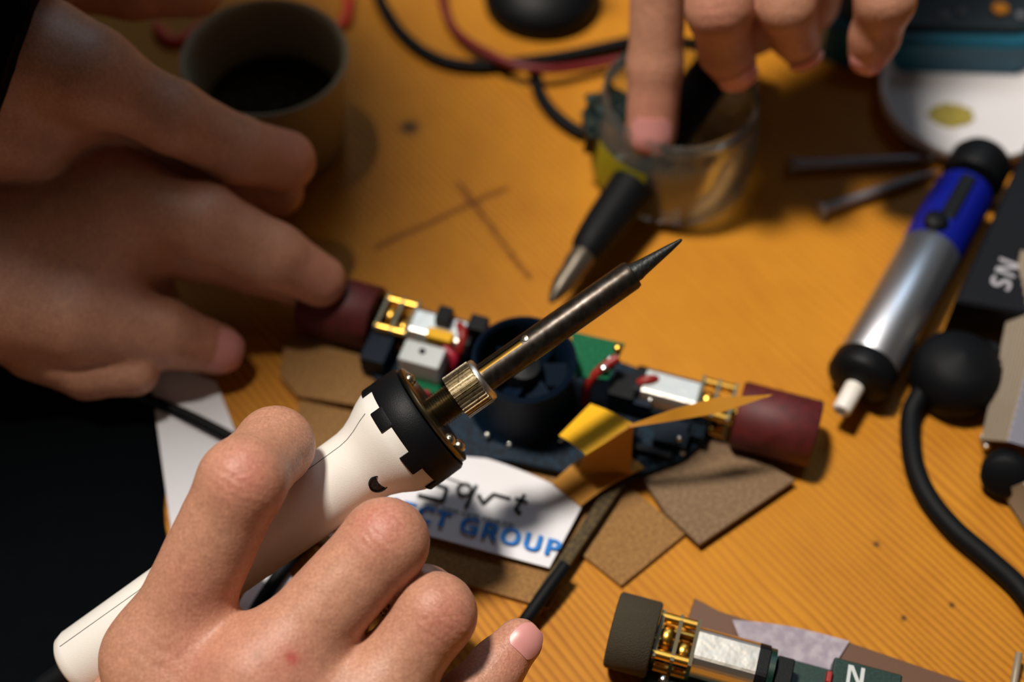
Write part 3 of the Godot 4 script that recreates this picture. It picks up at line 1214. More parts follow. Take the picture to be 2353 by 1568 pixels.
# ---- soldering iron
func iron() -> void:
	var tip := V(39.1, 73.2, 22.7)
	var end := V(-103.2, 12.4, 102.5)
	var y := (tip - end).normalized()
	var eye := V(0, 327.66, 229.43)
	var xf := axes(y, (eye - (tip + end) / 2).normalized(), tip)
	var side := xf.basis.x  # across, in the picture plane
	var o := thing("soldering_iron", "soldering iron with white handle, black collar and pointed dark tip", "soldering iron", V(end.x, 3.0, end.z))
	var g := Geo.new()
	lathe(g, xf, [Vector2(0.001, -180), Vector2(3.0, -180), Vector2(3.2, -172.5)], 24)
	build("cord_guard", g, M.black_rubber, o)
	g = Geo.new()
	tube(g, smooth([xf * V(0, -174, 0), xf * V(0, -182, 0), V(-113.4, 4.2, 109.6), V(-118.5, 3.0, 114.4), V(-127.1, 2.9, 121.6), V(-142.4, 2.9, 128.6)]), 2.8)
	build("cord", g, M.black_rubber, o)
	g = Geo.new()
	var prof := [Vector2(0.001, -173.2), Vector2(6.6, -173.0), Vector2(7.8, -172.0), Vector2(8.35, -170.0), Vector2(8.5, -150), Vector2(8.75, -120), Vector2(9.0, -100), Vector2(9.2, -91), Vector2(9.6, -88.8), Vector2(10.6, -86.4), Vector2(12.2, -83.6), Vector2(13.1, -81.6), Vector2(13.4, -80.4), Vector2(13.45, -77.4), Vector2(0.001, -77.4)]
	lathe(g, xf, prof, 72, 0.0, TAU, 0.72)
	var handle := build("handle", g, M.white_plastic, o)
	# parting line along the handle
	for s in [-1.0, 1.0]:
		g = Geo.new()
		var line := []
		for p in [[8.38, -170.0], [8.5, -150.0], [8.75, -120.0], [9.0, -100.0], [9.2, -91.0], [9.6, -88.8], [10.6, -86.4], [12.2, -83.6], [13.1, -81.6]]:
			var an: float = deg_to_rad(43.0) * s
			line.append(xf * V(-sin(an) * p[0] * s * s, p[1], cos(an) * p[0] * s))
		tube(g, line, 0.09, -1, 6)
		build("parting_line", g, M.seam, handle)
	# screw hole: no cut, its dark recess is put on as a black ring
	var an := deg_to_rad(36.0)
	var out := (side * sin(an) + xf.basis.z * cos(an)).normalized()
	if side.dot(V(0, -1, 0)) < 0.0:
		out = (-side * sin(an) + xf.basis.z * cos(an)).normalized()
	var hole := axes(out, y, xf * V(0, -88.4, 0) + out * 8.5)
	g = Geo.new()
	lathe(g, hole, [Vector2(2.35, 0), Vector2(2.35, 1.42), Vector2(2.1, 1.5), Vector2(2.05, 1.3), Vector2(2.05, 1.25)], 30)
	build("dark_hole_ring", g, M.black_plastic, handle)
	g = Geo.new()
	disc(g, hole, 2.06, 1.3, 24, 0.1)
	build("screw", g, M.tip_iron, handle)
	# black collar with teeth
	g = Geo.new()
	lathe(g, xf, [Vector2(13.0, -78.2), Vector2(13.75, -78.0), Vector2(14.0, -77.4), Vector2(13.85, -71.9), Vector2(13.4, -71.2), Vector2(0.001, -71.0)], 72, 0.0, TAU, 0.72)
	var collar := build("collar", g, M.black_plastic, o)
	for k in 7:
		g = Geo.new()
		var a := deg_to_rad(-25.0 + k * 360.0 / 7)
		lathe(g, xf, [Vector2(12.6, -80.6), Vector2(13.7, -80.6), Vector2(13.95, -80.3), Vector2(13.95, -77.5)], 10, a - 0.19, a + 0.19, 0.5)
		for e in [-0.19, 0.19]:
			var r: Vector3 = V(sin(a + e), 0, cos(a + e))
			g.flat([xf * (r * 12.6 + V(0, -80.6, 0)), xf * (r * 13.7 + V(0, -80.6, 0)), xf * (r * 13.95 + V(0, -80.3, 0)), xf * (r * 13.95 + V(0, -77.5, 0)), xf * (r * 12.6 + V(0, -77.5, 0))], (xf.basis * V(cos(a + e), 0, -sin(a + e)) * signf(e)).normalized())
		build("tooth", g, M.black_plastic, collar)
	g = Geo.new()
	lathe(g, xf, [Vector2(11.5, -70.9), Vector2(12.7, -70.9), Vector2(12.9, -70.6), Vector2(12.9, -69.9), Vector2(12.6, -69.7), Vector2(4.0, -69.7)], 72, 0.0, TAU, 0.7)
	var ring := build("washer", g, M.brass_dark, o)
	var across := side if side.dot(V(0, -1, 0)) > 0.0 else -side
	for p in [[-9.6, 3.0], [6.8, 7.4], [-2.0, -9.8], [9.5, -3.5]]:
		g = Geo.new()
		var at: Vector3 = xf * V(0, -69.8, 0) + across * p[0] + xf.basis.z * p[1]
		lathe(g, axes(y, xf.basis.z, at), [Vector2(1.6, 0), Vector2(1.6, 0.5), Vector2(1.2, 1.1), Vector2(0.6, 1.4), Vector2(0.001, 1.5)], 18, 0.0, TAU, 0.6)
		build("screw_head", g, M.nickel, ring)
	# threaded neck and knurled nut
	g = Geo.new()
	var th := [Vector2(4.0, -70)]
	for k in 11:
		th.append(Vector2(3.55, -69.7 + k * 0.62))
		th.append(Vector2(4.0, -69.7 + k * 0.62 + 0.31))
	lathe(g, xf, th, 40, 0.0, TAU, 2.0)
	build("threaded_neck", g, M.brass_dark, o)
	g = Geo.new()
	var star := PackedVector2Array()
	var teeth := 36
	for k in teeth:
		for e in [[0.0, 5.0], [0.35, 5.6], [0.6, 5.6], [0.92, 5.0]]:
			var a: float = (k + e[0]) * TAU / teeth
			star.append(Vector2(sin(a), cos(a)) * e[1])
	prism(g, star, -63.6, -56.9, xf)
	var nut := build("knurled_nut", g, M.nickel, o)
	g = Geo.new()
	lathe(g, xf, [Vector2(5.1, -56.95), Vector2(5.45, -56.6), Vector2(5.3, -55.8), Vector2(4.9, -55.5), Vector2(3.7, -55.5), Vector2(3.7, -56.5)], 56, 0.0, TAU, 0.6)
	build("nut_rim", g, M.silver, nut)
	# barrel: slit sleeve over a brass core
	g = Geo.new()
	lathe(g, xf, [Vector2(3.2, -57), Vector2(3.2, -42)], 32)
	build("brass_core", g, M.brass, o)
	g = Geo.new()
	lathe(g, xf, [Vector2(3.55, -43.8), Vector2(3.55, -14.6), Vector2(3.25, -13.7), Vector2(2.2, -13.5)], 48, 0.0, TAU, 0.8)
	for k in 3:
		var a := deg_to_rad(-36.0 + 120.0 * k)
		lathe(g, xf, [Vector2(3.55, -57), Vector2(3.55, -43.7)], 18, a + 0.2, a + TAU / 3 - 0.2)
	var barrel := build("barrel", g, M.dark_steel, o)
	g = Geo.new()
	lathe(g, axes(xf.basis * V(-0.5, 0, 0.85), y, xf * V(-2.05, -42.6, 2.8)), [Vector2(0.8, 0), Vector2(0.75, 0.35), Vector2(0.001, 0.5)], 12)
	build("dimple", g, M.nickel, barrel)
	g = Geo.new()
	lathe(g, xf, [Vector2(2.25, -14.2), Vector2(2.25, -12.6), Vector2(2.0, -11.6), Vector2(0.95, -3.6), Vector2(0.42, -0.5), Vector2(0.25, -0.1), Vector2(0.001, 0)], 32, 0.0, TAU, 0.6)
	build("tip", g, M.tip_iron, o)


# ---- people
func sleeve(o: Node3D, pts: Array, r0: float, r1: float, m: Material) -> void:
	var g := Geo.new()
	var path := smooth(pts, 8)
	tube(g, path, r0, r1, 40)
	var n := FastNoiseLite.new()
	n.seed = 21
	n.frequency = 0.03
	for k in g.v.size():
		g.v[k] += g.n[k] * 3.0 * n.get_noise_3dv(g.v[k])
	build("sleeve", g, m, o)


func joined(a: Geo, b: Geo) -> Geo:
	var first := a.v.size()
	a.v.append_array(b.v)
	a.n.append_array(b.n)
	a.t.append_array(b.t)
	a.c.append_array(b.c)
	for k in b.i:
		a.i.append(k + first)
	return a


func unseen_upper_body(o: Node3D, skin: Geo, head: Vector3, look: Vector3, neck: Vector3, hips: Vector3, arms: Array, tone: Color) -> void:
	# all out of view: head and neck go into the skin mesh, jacket and hair are clothes of their own
	var y := (head - neck).normalized()
	var z := (look - y * look.dot(y)).normalized()
	var x := y.cross(z)
	var b := Body.new()
	b.cell = 4.0
	b.chain(0, 0, [head + y * 22 - z * 18, head + y * 14 + z * 22], [78, 74])
	b.chain(0, 0, [head - y * 30 + z * 25, head - y * 62 + z * 48], [62, 30])
	b.chain(0, 1, [head - y * 4 + z * 88, head - y * 28 + z * 104], [8, 13])
	b.chain(0, 2, [head - y * 58 + z * 76, head - y * 58 + z * 80], [17, 12])
	for s in [-1, 1]:
		b.chain(0, 3 + (s + 1) / 2, [head + x * 76 * s - z * 8 + y * 4, head + x * 80 * s - z * 10 - y * 26], [15, 10])
	b.chain(0, 0, [neck, head - y * 30], [54, 52])
	for a in arms:
		b.chain(0, 0, [neck - y * 50, a[0], a[1], a[2], a[3]], [50, 46, 34, 24, 19])
	joined(skin, b.mesh(tone))
	build("body", skin, M.skin, o)
	b = Body.new()
	b.cell = 5.0
	b.chain(0, 0, [head + y * 30 - z * 22, head + y * 34 + z * 26], [80, 73])
	b.chain(0, 0, [head - y * 30 - z * 30, head + y * 20 - z * 30], [66, 77])
	build("hair", b.mesh(Color.WHITE), M.hair, o)
	b = Body.new()
	b.cell = 9.0
	b.chain(0, 0, [neck - y * 40, hips], [110, 130])
	for a in arms:
		b.chain(0, 0, [neck - y * 50, a[0]], [80, 66])
		b.chain(0, 0, a.slice(0, 3), [64, 50, 42])
	build("jacket", b.mesh(Color.WHITE), M.black_fabric, o)


func skin_tone() -> Color:
	return Color(0.56, 0.29, 0.19)



func person_holder() -> void:
	var b := Body.new()
	b.cell = 0.7
	var w := V(-54.5, 21.3, 178.7)
	var m1 := V(-76.7, 34.9, 108.8)
	var m2 := V(-53.3, 39.1, 115.0)
	var m3 := V(-31.8, 33.0, 120.3)
	var m4 := V(-13.0, 21.3, 124.8)
	for m in [[m1, 10.2], [m2, 10.4], [m3, 9.8], [m4, 8.6]]:
		b.chain(0, 0, [w, m[0]], [16.0, m[1]])
	b.chain(0, 0, [m1, m2, m3, m4], [9.6, 10.0, 9.4, 8.4])
	b.chain(0, 0, [w, V(-69.9, 16.4, 147.5), V(-88.5, 12.7, 117.9)], [16, 13, 11])
	var pip1 := V(-56.8, 65.7, 82.2)
	b.chain(0, 1, [m1, pip1], [10.2, 9.0])
	b.chain(0, 1, [pip1, V(-52.7, 55.4, 67.3), V(-55.3, 36.8, 57.3)], [9.0, 8.4, 6.6])
	var pip2 := V(-27.2, 53.9, 90.3)
	b.chain(0, 2, [m2, pip2], [10.0, 9.1])
	b.chain(0, 2, [pip2, V(-29.6, 33.6, 81.0), V(-38.9, 26.6, 70.1)], [9.0, 7.8, 6.3])
	var pip3 := V(-16.4, 45.1, 102.9)
	b.chain(0, 3, [m3, pip3], [9.4, 8.5])
	b.chain(0, 3, [pip3, V(-20.0, 27.6, 91.4), V(-28.7, 16.6, 82.7)], [8.4, 7.4, 6.2])
	b.chain(0, 4, [m4, V(-8.7, 27.4, 114.3), V(-3.5, 28.1, 108.1), V(1.5, 29.5, 102.6)], [7.8, 6.5, 5.9, 5.3])
	b.chain(0, 5, [V(-88.5, 12.7, 117.9), V(-77.2, 12.5, 90.3), V(-68.7, 16.5, 77.5)], [11.0, 8.6, 7.0])
	# knuckle folds and marks
	var d1 := (pip1 - m1).normalized()
	var d2 := (pip2 - m2).normalized()
	var d3 := (pip3 - m3).normalized()
	b.creases = [[V(-55.8, 74.5, 85.3), d1, [-4.5, -2.6, -1.0, 0.8, 2.6], 0.28, 6.5], [V(-27.8, 63.7, 92.1), d2, [-4.0, -2.4, -0.8, 0.8, 2.4, 4.0], 0.32, 6.0], [V(-14.2, 51.9, 107.2), d3, [-4.2, -2.4, -0.8, 0.9, 2.6], 0.30, 6.0],
			[V(-2.5, 33.7, 108.8), (V(1.5, 29.5, 102.6) - V(-8.7, 27.4, 114.3)).normalized(), [-1.5, 0.0, 1.4], 0.2, 4.0], [V(-75.0, 44.2, 111.2), d1, [-6.0, -3.0, 0.0, 3.0], 0.16, 8.0]]
	var red := Color(0.56, 0.175, 0.135)
	b.blots = [[V(-54.7, 74.8, 85.0), 7.0, red, 0.55], [V(-27.8, 63.3, 90.9), 6.5, red, 0.6], [V(-13.3, 51.9, 107.2), 6.5, red, 0.55], [V(-66.5, 56.7, 102.1), 7.0, red, 0.25], [V(-47.9, 50.2, 116.5), 8.0, red, 0.35], [V(-65.8, 47.0, 114.3), 10.0, red, 0.3], [V(0.3, 32.7, 108.4), 5.0, red, 0.35],
			[V(-78.7, 44.3, 107.5), 2.6, Color(0.33, 0.22, 0.235), 0.65], [V(-52.0, 52.4, 115.2), 1.0, Color(0.30, 0.13, 0.045), 0.85], [V(-45.1, 51.2, 115.2), 1.5, Color(0.48, 0.06, 0.06), 0.85], [V(-46.0, 51.4, 114.9), 0.9, Color(0.42, 0.05, 0.05), 0.8], [V(-65.8, 55.0, 102.8), 1.2, Color(0.42, 0.16, 0.11), 0.5],
			[V(2.7, 35.3, 103.0), 4.0, Color(0.60, 0.26, 0.22), 0.4]]
	var o := thing("person", "hand holding the white soldering iron handle, red knuckles, small scab and mole", "person", V(w.x, 0, w.z))
	var arm := Body.new()
	arm.cell = 4.0
	arm.chain(0, 0, [w, V(-45.5, 36.5, 225.1), V(-40.6, 41.5, 263.3), V(-37.7, 47.4, 281.0)], [18, 25, 32, 36])
	build("body", joined(b.mesh(skin_tone()), arm.mesh(skin_tone())), M.skin, o)
	nail(o, V(-3.5, 28.1, 108.1), V(1.5, 29.5, 102.6), 5.4, V(10.5, 45.5, 105.9) - V(1.5, 29.5, 102.6), -2.2, 4.6, 40)
	sleeve(o, [V(-45.5, 40.7, 219.0), V(-42.4, 44.0, 242.3), V(-37.7, 50.9, 275.9)], 33, 40, M.black_fabric)


func person_left() -> void:
	var b := Body.new()
	b.cell = 1.3
	# lower hand, reaching for the wheel
	var w := V(-158.9, 40.0, 5.7)
	var k1 := V(-104.3, 44.0, -15.4)
	var k2 := V(-108.8, 36.0, -9.0)
	var k3 := V(-112.2, 28.0, -0.7)
	var k4 := V(-118.8, 20.0, 9.2)
	for m in [[k1, 11.5], [k2, 12.0], [k3, 12.0], [k4, 11.0]]:
		b.chain(0, 0, [w, m[0]], [19.0, m[1]])
	b.chain(0, 0, [k1, k2, k3, k4], [11.5, 12.0, 12.0, 11.0])
	b.chain(0, 1, [k1, V(-80.1, 42.0, -8.8), V(-63.2, 31.0, -6.1), V(-52.1, 21.0, -5.3)], [11.0, 9.7, 8.5, 7.2])
	b.chain(0, 2, [k2, V(-86.7, 27.0, -11.5), V(-71.8, 17.0, -13.1), V(-58.8, 13.0, -9.9)], [10.0, 8.3, 7.3, 6.3])
	b.chain(0, 3, [k3, V(-100.9, 15.0, -3.2), V(-110.3, 10.0, 5.0)], [10.0, 9.0, 7.4])
	b.chain(0, 4, [V(-123.5, 25.0, 19.7), V(-110.9, 19.0, 23.3), V(-98.8, 17.0, 22.2)], [8.4, 6.8, 6.0])
	b.chain(0, 5, [V(-134.3, 38.0, 13.9), V(-113.8, 31.0, 15.4), V(-93.0, 20.0, 11.5), V(-80.1, 9.5, 9.4)], [15.5, 11.0, 9.2, 7.0])
	# upper hand, across the cup
	var u := V(-142.9, 85.3, -38.1)
	b.chain(1, 0, [u, V(-105.7, 77.4, -26.8)], [22, 12])
	b.chain(1, 0, [u, V(-115.4, 65.5, -30.8)], [20, 12])
	b.chain(1, 0, [u, V(-123.9, 74.7, -64.8)], [18, 9])
	b.chain(1, 0, [V(-142.1, 75.6, -20.8), V(-124.4, 59.8, -22.6)], [22, 14])
	b.chain(1, 1, [V(-105.7, 77.4, -26.8), V(-86.6, 63.9, -25.0), V(-72.3, 50.1, -26.2), V(-61.3, 41.0, -30.7)], [10.2, 9.2, 8.8, 8.4])
	b.chain(1, 2, [V(-115.4, 65.5, -30.8), V(-93.8, 46.0, -30.8), V(-77.2, 33.1, -29.8), V(-65.0, 27.2, -31.9)], [10.0, 8.6, 8.0, 7.0])
	b.chain(1, 3, [V(-122.7, 75.4, -65.8), V(-103.0, 67.6, -68.6), V(-87.1, 61.9, -74.4)], [9.0, 8.0, 7.2])
	b.creases = [[V(-97.1, 42.0, -1.2), V(1, 0, 0), [-1.0, 1.5], 0.5, 8.0]]
	var red := Color(0.56, 0.18, 0.14)
	b.blots = [[V(-51.4, 26.0, -3.7), 9.0, red, 0.4], [V(-59.7, 46.8, -28.5), 9.0, red, 0.4], [V(-78.4, 14.0, 12.1), 8.0, red, 0.4]]
	var o := thing("person", "two hands in shade at the left, one reaching for the red wheel, head out of view shading them", "person", V(w.x, 0, w.z))
	unseen_upper_body(o, b.mesh(skin_tone()), V(-228, 430, -100), V(0.5, -1, 0.1), V(-346, 415, -105), V(-900, -150, -110), [[V(-490, 340, -235), V(-450, 110, -230), V(-174.4, 99.5, -37.5), V(-139.6, 85.3, -38.1)], [V(-480, 340, 60), V(-470, 110, 40), V(-202.1, 79.7, 29.2), V(-157.7, 36.0, 2.6)]], skin_tone())  # head and jacket out of view, placed to shade the left hands and table
	nail(o, V(-93.0, 20.0, 11.5), V(-80.1, 9.5, 9.4), 7.1, V(-60.7, 82.1, 57.1) - V(-80.1, 9.5, 9.4), -6.0, 5.0, 50)
	sleeve(o, [V(-120.0, 77.2, -33.6), V(-137.5, 84.0, -36.3), V(-174.4, 99.5, -37.5), V(-263.4, 139.2, -41.9)], 27, 46, M.black_fabric)
	sleeve(o, [V(-173.6, 48.0, 9.2), V(-202.1, 79.7, 29.2), V(-259.7, 101.8, 37.7)], 30, 48, M.black_fabric)


func person_far() -> void:
	var b := Body.new()
	b.cell = 1.0
	var w := V(69.0, 144.6, -110.6)
	var ms := [V(40.8, 95.7, -87.8), V(53.6, 101.9, -79.3), V(68.7, 102.5, -76.7), V(88.5, 98.7, -74.7)]
	for k in 4:
		b.chain(0, 0, [w, ms[k]], [17.0, [9.6, 10.2, 9.6, 9.0][k]])
	b.chain(0, 0, ms, [9.6, 10.0, 9.6, 9.0])
	b.chain(0, 1, [ms[0], V(40.0, 70.7, -74.8), V(39.9, 46.6, -61.4), V(39.6, 31.1, -51.4)], [9.0, 7.9, 7.5, 7.3])
	b.chain(0, 2, [ms[1], V(54.1, 72.9, -55.4)], [9.5, 8.5])
	b.chain(0, 2, [V(54.1, 72.9, -55.4), V(57.9, 57.5, -56.0), V(60.4, 51.9, -56.7)], [8.4, 7.2, 6.6])
	b.chain(0, 3, [ms[2], V(71.9, 73.3, -55.9)], [9.0, 7.6])
	b.chain(0, 3, [V(71.9, 73.3, -55.9), V(76.6, 59.2, -60.1), V(79.8, 51.8, -63.5)], [7.6, 6.4, 5.8])
	b.chain(0, 4, [ms[3], V(97.1, 75.5, -55.5)], [8.6, 7.6])
	b.chain(0, 4, [V(97.1, 75.5, -55.5), V(96.9, 63.0, -55.1), V(96.5, 57.9, -54.7)], [7.6, 6.4, 5.7])
	b.chain(0, 5, [V(78.6, 110.9, -97.4), V(86.8, 74.3, -92.1), V(84.9, 46.9, -87.8), V(69.9, 36.2, -86.6)], [14, 11, 9.5, 8.0])
	var red := Color(0.56, 0.18, 0.14)
	b.blots = [[V(39.4, 38.9, -52.1), 9.0, red, 0.4], [V(53.3, 75.6, -48.8), 8.0, red, 0.3], [V(59.8, 53.7, -52.3), 6.0, red, 0.4], [V(95.8, 60.7, -51.8), 6.0, red, 0.4]]
	b.creases = [[V(39.1, 51.6, -56.2), V(0, -0.5, 0.85), [-2.4, -0.8, 0.8, 2.4], 0.2, 5.0], [V(52.7, 77.0, -47.2), V(0, -0.5, 0.85), [-2.4, 0.0, 2.4], 0.2, 5.0]]
	var o := thing("person", "hand reaching in from the far side, forefinger pressing the black handled tool", "person", V(w.x, 0, w.z))
	unseen_upper_body(o, b.mesh(skin_tone()), V(90, 520, -470), V(0, -0.7, 1), V(100, 430, -580), V(110, -100, -760), [[V(280, 330, -640), V(300, 110, -470), V(73.2, 202.7, -160.5), V(69.0, 143.4, -108.9)]], skin_tone())
	nail(o, V(39.9, 46.6, -61.4), V(39.6, 31.1, -51.4), 7.3, V(28.3, 107.9, 20.2) - V(39.6, 31.1, -51.4), -5.0, 5.6, 48)
	nail(o, V(57.9, 57.5, -56.0), V(60.4, 51.9, -56.7), 6.6, V(51.7, 92.3, -9.8) - V(60.4, 51.9, -56.7), -3.0, 5.0, 48)
	nail(o, V(96.9, 63.0, -55.1), V(96.5, 57.9, -54.7), 5.7, V(83.0, 94.1, -12.3) - V(96.5, 57.9, -54.7), -3.0, 4.4, 48)
	nail(o, V(76.6, 59.2, -60.1), V(79.8, 51.8, -63.5), 5.8, V(67.0, 94.6, -13.1) - V(79.8, 51.8, -63.5), -3.0, 4.4, 48)
	sleeve(o, [V(71.7, 171.5, -136.8), V(73.2, 202.7, -160.5), V(74.3, 252.4, -203.6)], 32, 44, M.black_fabric)


# ---- far things on the table
func screwdriver() -> void:
	var o := thing("screwdriver", "black handled tool with bare metal tip pressed by the far forefinger", "tool", V(15.4, 2.0, -14.4))
	var a := V(21.2, 12.0, -23.1)
	var e := V(61.5, 20.0, -87.1)
	var xf := axes(a - e, V(0, 1, 0), e)
	var l := a.distance_to(e)
	var g := Geo.new()
	lathe(g, xf, [Vector2(0.001, -22), Vector2(6.0, -22), Vector2(7.0, -20), Vector2(6.9, 0), Vector2(6.8, l * 0.55), Vector2(6.1, l * 0.85), Vector2(5.6, l - 5), Vector2(5.0, l - 0.5), Vector2(3.8, l + 2), Vector2(0.001, l + 2.4)], 40, 0.0, TAU, 0.7)
	build("handle", g, M.black_rubber, o)
	g = Geo.new()
	lathe(g, xf, [Vector2(3.8, l + 1), Vector2(3.7, l + 6), Vector2(3.2, l + 8), Vector2(3.0, l + 13), Vector2(2.0, l + 17), Vector2(0.6, l + 20)], 28)
	build("blade", g, M.blade_steel, o)


func jar() -> void:
	var base := V(48.7, 0.0, -63.9)
	var o := thing("glass_jar", "low clear glass jar with a yellow label behind the black handled tool", "jar", base)
	var xf := Transform3D(Basis(), base)
	var g := Geo.new()
	lathe(g, xf, [Vector2(0.001, 0.4), Vector2(20, 0.2), Vector2(23, 1.4), Vector2(24.4, 4), Vector2(24.6, 20), Vector2(24.0, 26), Vector2(22.6, 29), Vector2(22.6, 33.6), Vector2(22.0, 34.4), Vector2(21.0, 33.6), Vector2(21.0, 29), Vector2(22.2, 26), Vector2(22.6, 20), Vector2(22.4, 6), Vector2(21, 3.6), Vector2(0.001, 3.4)], 64, 0.0, TAU, 0.55)
	build("glass", g, M.glass, o)
	g = Geo.new()
	lathe(g, xf, [Vector2(24.75, 5), Vector2(24.9, 6), Vector2(24.9, 22), Vector2(24.75, 23)], 30, deg_to_rad(-88), deg_to_rad(-25))
	build("label", g, M.olive_label, o)
	g = Geo.new()
	var c := V(29.8, 20.0, -64.4)
	ball(g, c, 9.0, V(1.0, 1.1, 1.0), 0.5, 6, 36)
	tag(build("wire_ball", g, M.steel_wool), "dark crumpled wire ball inside the glass jar", "wire ball")
	g = Geo.new()
	var p := [V(64.1, 6.0, -66.9), V(67.9, 6.0, -65.1), V(59.2, 4.2, -51.8), V(55.1, 4.2, -49.3)]
	sheet(g, func(u: float, v: float) -> Vector3: return (p[0] as Vector3).lerp(p[1], u).lerp((p[3] as Vector3).lerp(p[2], u), v), 4, 6, 0.5)
	tag(build("amber_strip", g, M.shaded_yellow_amber), "narrow amber strip lying inside the glass jar", "strip")
	g = Geo.new()
	var q := [V(44.8, 5.0, -43.0), V(49.7, 5.0, -44.7), V(49.3, 4.2, -40.3), V(43.0, 4.2, -39.7)]
	sheet(g, func(u: float, v: float) -> Vector3: return (q[0] as Vector3).lerp(q[1], u).lerp((q[3] as Vector3).lerp(q[2], u), v), 4, 4, 0.5)
	tag(build("white_scrap", g, M.paper), "tiny white scrap inside the jar by its near rim", "scrap")


func cup() -> void:
	var rim := V(-72.2, 36.0, -76.3)
	var base := V(rim.x, 0, rim.z)
	var o := thing("plastic_cup", "round translucent plastic cup with dark murky contents at upper left", "cup", base)
	var xf := Transform3D(Basis(), base)
	var g := Geo.new()
	lathe(g, xf, [Vector2(0.001, 0.3), Vector2(19, 0.3), Vector2(20.2, 1.5), Vector2(23.2, 33), Vector2(24.4, 34.2), Vector2(24.8, 35.4), Vector2(24.2, 36.2), Vector2(23.2, 35.8), Vector2(22.2, 33), Vector2(19.2, 2.4), Vector2(0.001, 2.0)], 64, 0.0, TAU, 0.6)
	build("shell", g, M.cup_plastic, o)
	g = Geo.new()
	disc(g, xf * Transform3D(Basis(), V(0, 2.1, 0)), 20.0, 15.0, 48)
	tag(build("murky_contents", g, M.murky), "dark murky liquid at the bottom of the plastic cup", "liquid")


func cable(called: String, label: String, pts: Array, r: float, m: Material, category := "cable") -> void:
	var g := Geo.new()
	tube(g, smooth(pts, 10), r, -1, 14)
	tag(build(numbered(called), g, m), label, category)


func cables() -> void:
	cable("cable", "black cable looping down from the top edge right of the cup", [V(-48.6, 3.0, -154.9), V(-43.4, 3.0, -135.3), V(-34.5, 2.2, -119.5), V(-23.5, 2.2, -109.7), V(-11.5, 2.2, -106.8), V(0.5, 2.2, -108.3), V(17.5, 2.2, -111.7), V(38.9, 3.0, -117.6)], 2.0, M.black_rubber)
	cable("cable", "dark red cable curving across the black cable behind the jar", [V(-24.4, 3.0, -150.4), V(-22.4, 3.0, -133.2), V(-18.1, 3.0, -121.7), V(-9.3, 5.0, -110.8), V(0.5, 6.5, -103.3), V(11.6, 6.0, -101.5), V(25.7, 4.0, -105.5), V(42.7, 4.0, -110.5)], 1.5, M.red_cable)
	cable("cable", "short black cable end hanging from the loop to the yellow label", [V(7.2, 2.0, -104.6), V(8.8, 2.0, -94.8), V(12.8, 2.0, -86.6), V(18.2, 2.0, -80.3), V(22.4, 2.2, -77.1)], 2.1, M.black_rubber)
	cable("cable", "bright red cable passing behind the plastic cup", [V(-117.6, 2.0, -125.9), V(-110.2, 1.6, -119.1), V(-95.1, 1.6, -130.5), V(-70.2, 1.6, -127.3), V(-57.2, 1.6, -126.3), V(-54.8, 2.0, -135.3), V(-56.5, 3.0, -150.4)], 1.9, M.orange_red)
	cable("cable", "thin dark cable lying across the blank white paper", [V(-101.7, 9.0, 23.4), V(-94.3, 5.0, 24.3), V(-85.1, 4.5, 28.4), V(-76.0, 3.5, 33.0), V(-67.4, 3.0, 38.0)], 1.6, M.black_rubber)
	cable("cable", "thin black cable between the batten and the little finger", [V(13.3, 7.0, 72.8), V(12.2, 7.0, 74.3), V(8.4, 6.5, 79.6), V(4.1, 5.0, 85.3), V(1.4, 3.0, 88.4), V(-2.8, 1.8, 93.5)], 1.7, M.black_rubber)
	cable("cable", "black cable seen in the gap between forefinger and middle finger", [V(-50.4, 3.5, 63.2), V(-55.4, 3.5, 69.3), V(-59.7, 3.0, 76.2), V(-62.9, 2.5, 82.4), V(-65.5, 2.2, 89.2)], 1.8, M.black_rubber)


func stand() -> void:
	var at := V(10.1, 0.0, -139.7)
	var o := thing("stand", "black round stand foot with a post at the top edge", "stand", at)
	var xf := Transform3D(Basis(), at)
	var g := Geo.new()
	lathe(g, xf, [Vector2(18.5, 0), Vector2(19.5, 1), Vector2(19.5, 5), Vector2(18, 8), Vector2(12, 11), Vector2(6, 13), Vector2(0.001, 13.5)], 48, 0.0, TAU, 0.6)
	build("foot", g, M.black_plastic, o)
	g = Geo.new()
	disc(g, xf * Transform3D(Basis(), V(0, 12, 0)), 4.0, 60, 24, 0.5)
	build("post", g, M.meter_black, o)


